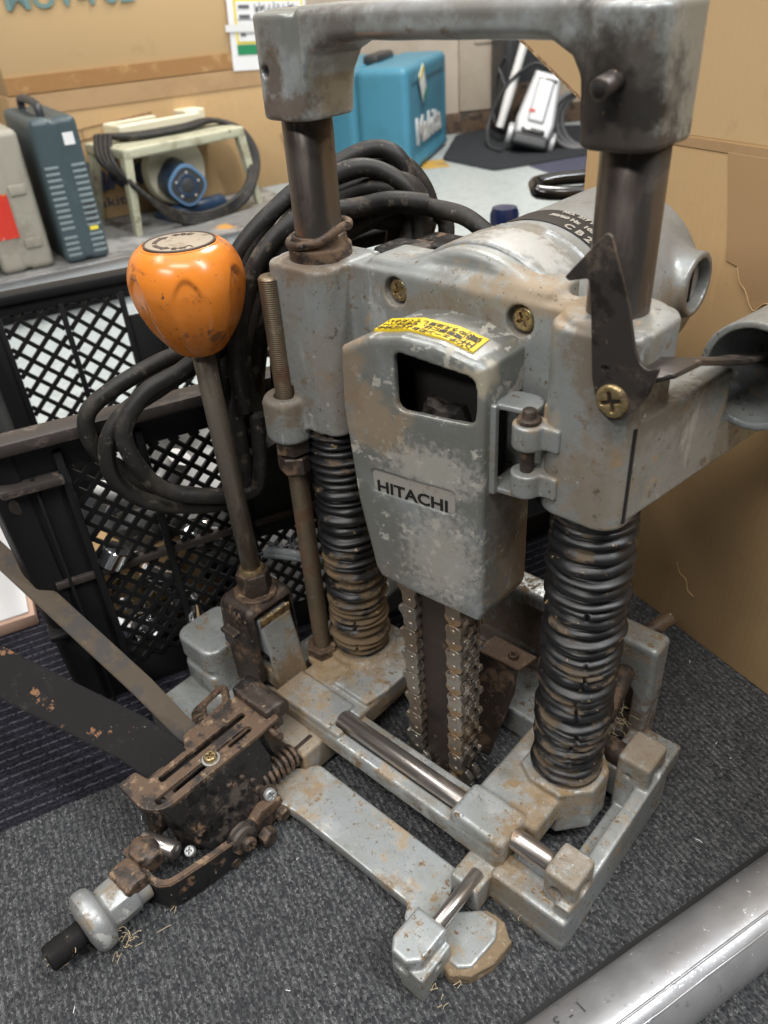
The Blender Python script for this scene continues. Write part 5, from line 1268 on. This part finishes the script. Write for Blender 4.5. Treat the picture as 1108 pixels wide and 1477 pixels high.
# bench tool: cream stand with a blue motor under it
stand = thing('bench_tool', 'cream metal stand with a blue motor underneath and a black cord round it', 'bench tool', (-1.60, .87, .1))
SF = frame((-1.505, .868, .1), (.06, .998, 0), (-.998, .06, 0))
top = Vol((-.20, -.015, .165), (.20, .245, .255), .003)
top.box(-.178, .178, 0, .20, .172, .196, .005); top.box(-.161, .161, .012, .19, .16, .184, .002, 0, True)
link('table_top', top.mesh(), 'cream', stand, SF)
for x, y, sx, sy in ((-.168, .012, -.02, -.012), (.168, .012, .022, -.012), (-.164, .185, -.02, .02), (.164, .185, .022, .02)):
    me = mesh_from([(x - .011, y - .011, .175), (x + .011, y - .011, .175), (x + .011, y + .011, .175), (x - .011, y + .011, .175), (x + sx - .008, y + sy - .008, 0), (x + sx + .008, y + sy - .008, 0), (x + sx + .008, y + sy + .008, 0), (x + sx - .008, y + sy + .008, 0)], [(3, 2, 1, 0), (4, 5, 6, 7), (0, 1, 5, 4), (1, 2, 6, 5), (2, 3, 7, 6), (3, 0, 4, 7)], False)
    link('leg', me, 'cream', stand, SF)
tr = Vol((-.16, .10, .20), (.19, .25, .27), .003); tr.box(-.115, .125, .115, .205, .192, .232, .008); tr.box(-.105, .115, .123, .197, .20, .26, .006, 0, True); tr.box(.09, .15, .13, .205, .206, .238, .006)
link('chip_tray', tr.mesh(), 'cream_plastic', stand, SF)
mt = lathe([(.0001, 0), (.030, 0), (.034, .003), (.049, .003), (.053, .006), (.053, .05), (.056, .07), (.060, .14), (.0001, .14)], 40, lambda r, z, a: (r * (1 + .05 * math.cos(4 * a)), z))
MW = SF @ Matrix.Translation((-.026, -.008, .088)) @ Matrix.Scale(.88, 4) @ Matrix.Rotation(RAD(-14), 4, 'Z') @ Matrix.Rotation(RAD(-90), 4, 'X')
bmot = link('blue_motor', mt, 'blue_motor', stand, MW)
link('motor_ring', lathe([(.047, .000), (.0545, .001), (.0555, .006), (.053, .010), (.047, .006), (.047, 0)], 40, lambda r, z, a: (r * (1 + .05 * math.cos(4 * a)), z)), 'blue_ring', bmot, MW)
link('motor_face', lathe([(.0001, -.0015), (.018, -.0015), (.022, .001), (.048, .002), (.048, .006), (.0001, .006)], 40), 'dark_grey', bmot, MW)
for k in range(5):
    a = 1.0 + k * 1.2566; link('face_screw', cylm(.004, .003, .0005, 10), 'zinc', bmot, MW @ Matrix.Translation((.035 * math.cos(a), .035 * math.sin(a), -.0012)))
link('blade_guard', lathe([(.0001, 0), (.085, 0), (.088, .006), (.088, .03), (.0001, .03)], 40), 'cream_plastic', stand, SF @ Matrix.Translation((.01, .09, .11)) @ Matrix.Rotation(RAD(-90), 4, 'X'))
link('blue_base', lathe([(.0001, 0), (.018, 0), (.022, .006), (.022, .15), (.018, .156), (.0001, .156)], 28), 'blue_motor', stand, SF @ Matrix.Translation((-.06, .03, .02)) @ Matrix.Rotation(RAD(90), 4, 'Y'))
link('blue_base_plate', boxm(-.07, .11, .02, .12, .0, .012, .003), 'blue_motor', stand, SF)
cords = []
for k in range(4):
    o = .008 * (k - 1.5); w = .9 + .05 * k
    cords.append([(-.17 * w, .12 + o, .232), (-.08, .09 + o, .222 + .004 * (k % 2)), (.05, .08 + o, .222 + .004 * (k % 2)), (.15, .09 + o, .226), (.196 + .008 * k, .05 + o, .195), (.192 + .01 * k, .01, .13), (.15, -.02 - .004 * k, .075 - .006 * k), (.07, -.03, .042 - .007 * k), (-.02, -.03 - .004 * k, .036 - .007 * k), (-.10, -.026, .062 - .007 * k), (-.165, -.016, .115), (-.196 - .006 * k, .05 + o, .185), (-.17 * w, .12 + o, .232)])
tubes_obj('cord', [[SF @ Vector((p[0] * .97, p[1], p[2] - .017)) for p in c] for c in cords], .0068, 'cable', stand, 10, 8)

# stacked cartons behind
BF = frame((-1.756, .696, .1), (.2507, .968, 0), (-.968, .2507, 0))
def plate_on(name, t0, t1, z0, z1, mat, parent, d=.0012): return link(name, boxm(t0, t1, -d, 0, z0 - .1, z1 - .1), mat, parent, BF)
lowb = thing('cardboard_box', 'lower brown shipping carton with dark blue print behind the tool cases', 'box', (-1.756, .696, .1))
link('carton', boxm(-.125, .70, .001, .5, 0, .3125, .003), 'card', lowb, BF)
plate_on('carton_tape', -.125, .70, .368, .4122, 'tape_matt', lowb)
def box_text(s, w, t, z, mat, parent, h=None, shear=0., bold=0.): return text_fit('box_print', s, w, mat, parent, BF @ frame((t, -.0012, z - .1), (1, 0, 0), (0, 0, 1)), bold, h, shear, .0006)
box_text('Makita', .30, .075, .208, 'blue_ink', lowb, .075, .28, .05)
box_text('makita', .13, .055, .142, 'blue_ink', lowb, .024, 0, 0)
sk = [[(.575, .33), (.60, .345), (.615, .335), (.61, .305), (.59, .30), (.575, .33)], [(.615, .33), (.66, .335), (.70, .32)], [(.60, .30), (.605, .27), (.63, .265)], [(.59, .235), (.60, .21), (.63, .205), (.66, .225), (.655, .255), (.62, .262), (.59, .235)], [(.60, .21), (.605, .19), (.65, .185), (.66, .225)], [(.63, .34), (.64, .30), (.67, .28), (.69, .295)], [(-.02, .32), (.22, .34)], [(-.02, .295), (.22, .315)], [(.1, .305), (.1, .33)], [(.03, .30), (.03, .325)]]
for c in sk: tubes_obj('line_drawing', [[BF @ Vector((p[0], -.0005, p[1] - .1)) for p in c]], .0012, 'card_edge', lowb, 5, 5)
upb = thing('cardboard_box', 'upper brown carton with glossy tape along its bottom edge', 'box', (-1.756, .696, .4137))
link('carton', boxm(-.12, .712, .004, .5, .3137, .78, .003), 'card2', upb, BF)
link('carton_tape', boxm(-.12, .712, -.0012, .004, .3145, .352), 'tape', upb, BF)
box_text('MUV-F62', .305, .085, .6085, 'teal_ink', upb, .05, 0, .02).location.y += 0
# price tag taped to the upper carton
pt = thing('price_tag', 'white price sheet with yellow frame and green block taped on the upper carton', 'price tag', tuple(BF @ Vector((.59, 0, .36))))
TF = BF @ Matrix.Translation((.471, -.002, .309)) @ Matrix.Rotation(RAD(3), 4, 'Y')
def tagp(name, x0, x1, z0, z1, mat, d=0.): return link(name, boxm(x0, x1, -.0012 - d, -d, z0, z1), mat, pt, TF)
tagp('sheet', 0, .235, 0, .26, 'white_paper'); tagp('yellow_frame', .018, .225, .062, .165, 'yellow_ink', .0013); tagp('white_field', .024, .219, .068, .159, 'white_paper', .0026)
tagp('green_block', .018, .11, .037, .060, 'green_ink', .0013)
for z in (.118, .085): tagp('field_line', .026, .217, z, z + .0012, 'hose', .0039)
for z in (.143, .121, .080): tagp('small_print', .031, .062 if z > .1 else .045, z, z + .008, 'hose', .0039)
hw = []
for i in range(9):
    x = .078 + i * .0145; z = .141 + .004 * math.sin(i * 2)
    hw.append([TF @ Vector(p) for p in ((x, -.005, z + .012), (x + .003, -.005, z - .008), (x + .006, -.005, z + .006 * math.cos(i)), (x + .009, -.005, z - .006), (x + .011, -.005, z + .007))])
tubes_obj('handwriting', hw, .0009, 'ink', pt, 5, 4)
link('clear_tape', boxm(-.012, .26, -.0052, -.0048, .0905, .107), 'white_plastic', pt, TF)

# ================================================================== blue tool case on the vinyl floor
ckr = Vector((-.433, .901, 0)).normalized(); ckl = Vector((-.901, -.433, 0)).normalized()
KF = frame((-1.657, 1.903, -.006), ckr, ckl)      # x along the narrow side, y to the left
mk = thing('tool_case', 'large bright teal blue tool case with a white logo and price tag', 'tool case', (-1.657, 1.903, -.006))
v = Vol((-.02, -.02, -.005), (.66, .42, .40), .006)
v.box(0, .62, 0, .19, 0, .345, .024); v.box(0, .62, .198, .39, 0, .345, .024); v.box(.012, .608, .012, .378, .008, .335, .02)
v.box(.05, .57, -.02, .005, .04, .29, .012, .004, True); v.box(.03, .05, .06, .17, .02, .32, .004, .003)
link('case_shell', v.mesh(), 'makita_teal', mk, KF)
link('edge_band', boxm(.03, .60, -.004, .006, .012, .034, .004), 'makita_teal', mk, KF)
link('carry_handle', boxm(.2, .42, .16, .22, .335, .37, .012), 'dark_grey', mk, KF)
kf = frame(KF @ Vector((.32, .0032, .125)), ckr, (0, 0, 1))
text_fit('case_logo', 'Makita', .40, 'white_plastic', mk, kf, .03, .092, .0, .002)
TGF = KF @ Matrix.Translation((.20, -.004, .272)) @ Matrix.Rotation(RAD(-30), 4, 'Y') @ Matrix.Scale(.85, 4)
link('case_tag', boxm(-.04, .04, -.003, 0, -.055, .065, .0005), 'white_paper', mk, TGF)
link('tag_top', boxm(-.04, .04, -.0045, -.0032, .042, .065), 'yellow_ink', mk, TGF)
link('tag_foot', boxm(-.04, .04, -.0045, -.0032, -.055, -.038), 'green_ink', mk, TGF)

# ================================================================== far corner: walls, mat, vacuum
def wall_panel(name, p0, p1, z0, z1, th, mat):
    d = Vector((p1[0] - p0[0], p1[1] - p0[1], 0)); L = d.length
    return link(name, boxm(0, L, 0, th, z0, z1), mat, None, frame((p0[0], p0[1], 0), d, Vector((-d.y, d.x, 0))))
w1 = wall_panel('back_wall', (-2.60, 1.98), (-.2, 5.14), -.006, 2.6, .1, 'wall'); struct(w1)
w2 = wall_panel('left_wall', (-2.9, -2.5), (-2.60, 1.98), -.006, 2.6, .1, 'wall'); struct(w2)
d = Vector((.605, .796, 0)); wn = Vector((.796, -.605, 0))
wf = frame((-2.07, 2.675, 0), d, -wn)
sk_ = link('skirting', boxm(-.6, 1.6, -.025, -.001, -.006, .075, .003), 'rust_brown', None, wf); struct(sk_)
pil = link('wall_panel_board', boxm(.035, .42, -.018, -.002, .08, 1.6, .003), 'wall', None, wf); tag(pil, 'pale beige board fixed upright on the back wall', 'board')
hat = link('access_plate', boxm(.10, .20, -.026, -.0185, .335, .42, .003), 'wall', None, wf); tag(hat, 'small square cover plate on the beige board', 'cover plate')
def poly_sheet(name, pts, z0, z1, mat):
    n = len(pts); V = [(p[0], p[1], z1) for p in pts] + [(p[0], p[1], z0) for p in pts]
    F = [tuple(range(n)), tuple(reversed(range(n, 2 * n)))] + [(i, n + i, n + (i + 1) % n, (i + 1) % n) for i in range(n)]
    me = mesh_from(V, F, False); bm = bmesh.new(); bm.from_mesh(me); bmesh.ops.recalc_face_normals(bm, faces=bm.faces[:]); bm.to_mesh(me); bm.free()
    return link(name, me, mat)
mt_ = poly_sheet('floor_mat', roundpoly([(-1.732, 2.18), (-1.43, 2.10), (-1.20, 2.60), (-1.25, 3.2), (-1.95, 2.85), (-2.00, 2.62)], .03), -.0058, .001, 'mat'); tag(mt_, 'charcoal mat under the silver machine by the wall', 'mat')
struct(poly_sheet('violet_carpet', [(-1.36, 2.22), (-1.0, 2.03), (.2, 3.0), (-.6, 3.6), (-1.2, 2.62)], -.0058, -.003, 'carpet_violet'))
ot = poly_sheet('floor_tape', [(-1.80, 2.10), (-1.69, 2.02), (-1.63, 2.10), (-1.74, 2.19)], -.0058, -.0045, 'yellow_tape'); tag(ot, 'orange tape patch on the pale floor by the blue case', 'floor tape')
vac = thing('pressure_washer', 'silver grey pressure washer leaning on the charcoal mat', 'pressure washer', (-1.50, 2.44, .001))
VF = frame((-1.50, 2.42, .004), (.80, .60, 0), (-.60, .80, 0)) @ Matrix.Rotation(RAD(-24), 4, 'X') @ Matrix.Rotation(RAD(16), 4, 'Y')
v = Vol((-.10, -.10, -.01), (.10, .12, .33), .004)
v.poly([(-.066, .04), (-.075, .09), (-.05, .27), (.05, .27), (.075, .09), (.066, .04)], 1, -.055, .07, .014)
v.box(-.03, .03, -.062, -.04, .09, .24, .008, .006)
link('body', v.mesh(), 'silver_plastic', vac, VF)
v = Vol((-.10, -.10, -.01), (.10, .12, .08), .004); v.box(-.07, .07, -.06, .085, 0, .045, .014); link('base', v.mesh(), 'dark_grey', vac, VF)
link('intake_slot', boxm(-.045, .045, -.066, -.052, .047, .066, .006), 'black_gloss', vac, VF)
link('top_slot', boxm(-.03, .04, -.058, -.05, .235, .247, .003), 'black_gloss', vac, VF)
for sx in (-1, 1): link('wheel', lathe([(.0001, 0), (.036, 0), (.040, .004), (.040, .018), (.036, .022), (.02, .022), (.018, .016), (.0001, .016)], 28), 'silver_plastic', vac, VF @ Matrix.Translation((sx * .072, .02, .05)) @ Matrix.Rotation(RAD(90 * sx), 4, 'Y'))
link('red_mark', boxm(-.034, -.012, -.0645, -.06, .12, .13), 'red_label', vac, VF)
tubes_obj('cord', [[(-1.52, 2.62, .25), (-1.60, 2.6, .28), (-1.70, 2.55, .20), (-1.74, 2.50, .08), (-1.68, 2.42, .01), (-1.58, 2.36, .008)], [(-1.75, 2.62, .30), (-1.80, 2.64, .22), (-1.80, 2.62, .08), (-1.72, 2.56, .06), (-1.73, 2.60, .18), (-1.78, 2.62, .26)]], .007, 'dark_grey', vac, 8, 8)
wand = lathe_obj('spray_wand', (-1.70, 2.52, .06), (-1.66, 2.66, .42), [(.0001, 0), (.016, 0), (.017, .05), (.02, .12), (.017, .2), (.017, .33), (.022, .335), (.022, .37), (.0001, .37)], 'white_plastic', None, 20); tag(wand, 'white spray wand standing beside the silver machine', 'spray wand')
hp = [[(-1.36 + .09 * math.cos(a) + .012 * k, 2.55 + .05 * math.cos(a) + .02 * k, .10 + .10 * math.sin(a)) for a in np.linspace(0, 2 * math.pi, 22)] for k in range(3)]
hc = tubes_obj('hose_coil', hp, .0095, 'hose', None, 8, 2); tag(hc, 'grey hose coil standing beside the silver machine', 'hose')
blk = thing('black_cabinet', 'black rounded cabinet behind the white spray wand', 'cabinet', (-1.75, 2.78, 0))
link('cabinet_body', boxm(-.11, .13, 0, .2, .0, .50, .03, 4), 'dark_grey', blk, frame((-1.72, 2.76, -.004), (.605, .796, 0), (-.796, .605, 0)))
link('cabinet_panel', boxm(-.08, .10, -.004, 0, .05, .2, .002), 'rust_brown', blk, frame((-1.72, 2.76, -.004), (.605, .796, 0), (-.796, .605, 0)))
# black glossy tool handle and a blue capped bottle standing behind the motor
bt = thing('hand_tool', 'glossy black tool with a long loop handle behind the motor', 'hand tool', (-.40, .80, -.006))
HC = Vector((-.325, .755, .318)); hx = Vector((.745, .664, 0)).normalized(); hy = Vector((-.664, .745, 0)).normalized()
loop = []
for i in range(40):
    a = 2 * math.pi * i / 40; lx = .075 * (1 if math.cos(a) > 0 else -1) * min(1, abs(math.cos(a)) * 1.2) ** .8; ly = .024 * math.sin(a)
    loop.append(HC + hx * lx + hy * ly + ZU * (.006 * math.sin(a)))
V, F = tube_vf([Vector(p) for p in loop], .0105, 14, True); link('loop_handle', mesh_from(V, F), 'black_gloss', bt)
link('tool_body', lathe([(.0001, 0), (.05, 0), (.052, .01), (.045, .12), (.03, .2), (.022, .300), (.0001, .305)], 28), 'dark_grey', bt, Matrix.Translation((HC.x + .062, HC.y + .055, -.006)))
bo = thing('bottle', 'clear bottle with a navy blue cap behind the motor', 'bottle', (-.42, .66, -.006))
BM = Matrix.Translation((-.412, .668, .022))
link('bottle_body', lathe([(.0001, -.028), (.03, -.028), (.032, -.023), (.032, .18), (.018, .215), (.016, .24), (.0001, .24)], 28), 'silver_plastic', bo, BM)
link('bottle_cap', lathe([(.0001, .23), (.021, .23), (.0225, .235), (.0225, .262), (.019, .272), (.0001, .275)], 28), 'navy_plastic', bo, BM)

# white board lying at the left edge
wb = thing('white_board', 'white sheet on a pinkish board lying on the carpet at the left edge', 'board', (-.60, -.13, 0))
WF = frame((-.487, -.19, 0), (-.93, .37, 0), (-.37, -.93, 0))
link('board', boxm(0, .4, -.02, .35, .0, .016, .002), 'wood_pink', wb, WF); link('sheet', boxm(.006, .4, -.014, .35, .0162, .0185, .0006), 'white_paper', wb, WF)

# wood fibres and lint
fz = []; rnd = random.Random(4)
def fib(c, spread, n, L):
    for i in range(n):
        p = Vector(c) + Vector((rnd.uniform(-1, 1) * spread[0], rnd.uniform(-1, 1) * spread[1], rnd.uniform(0, 1) * spread[2])); a = rnd.uniform(0, 6.28)
        d = Vector((math.cos(a), math.sin(a), rnd.uniform(-.15, .4))) * L * rnd.uniform(.4, 1)
        q = p + d; q.z = max(q.z, .0012); m = (p + q) / 2 + Vector((rnd.uniform(-1, 1), rnd.uniform(-1, 1), .3)) * L * .25; m.z = max(m.z, .0012); p.z = max(p.z, .0012)
        fz.append([p, m, q])
fib((.126, -.183, .002), (.012, .010, .012), 16, .007); fib((-.076, -.312, .004), (.007, .010, .012), 22, .009); fib((-.1, -.345, .012), (.008, .012, .014), 40, .006)
fib((.140, -.101, .004), (.004, .003, .008), 7, .009); fib((.112, .085, .02), (.014, .012, .03), 50, .012); fib((-.062, -.285, .002), (.015, .015, .003), 3, .014)
ff = tubes_obj('wood_fibres', fz, .00024, 'fibre', None, 4, 4); ff['kind'] = 'stuff'
fz = []
for i in range(45):
    t, s = rnd.uniform(-.6, .5), rnd.uniform(-.2, .1); p = uw(t, s, .0016); a = rnd.uniform(0, 6.28); L = rnd.uniform(.0006, .0028)
    fz.append([p, p + Vector((math.cos(a) * L, math.sin(a) * L, .0006)), p + Vector((math.cos(a) * L * 2, math.sin(a) * L * 1.6, 0))])
ff = tubes_obj('carpet_lint', fz, .0003, 'white_paper', None, 4, 3); ff['kind'] = 'stuff'
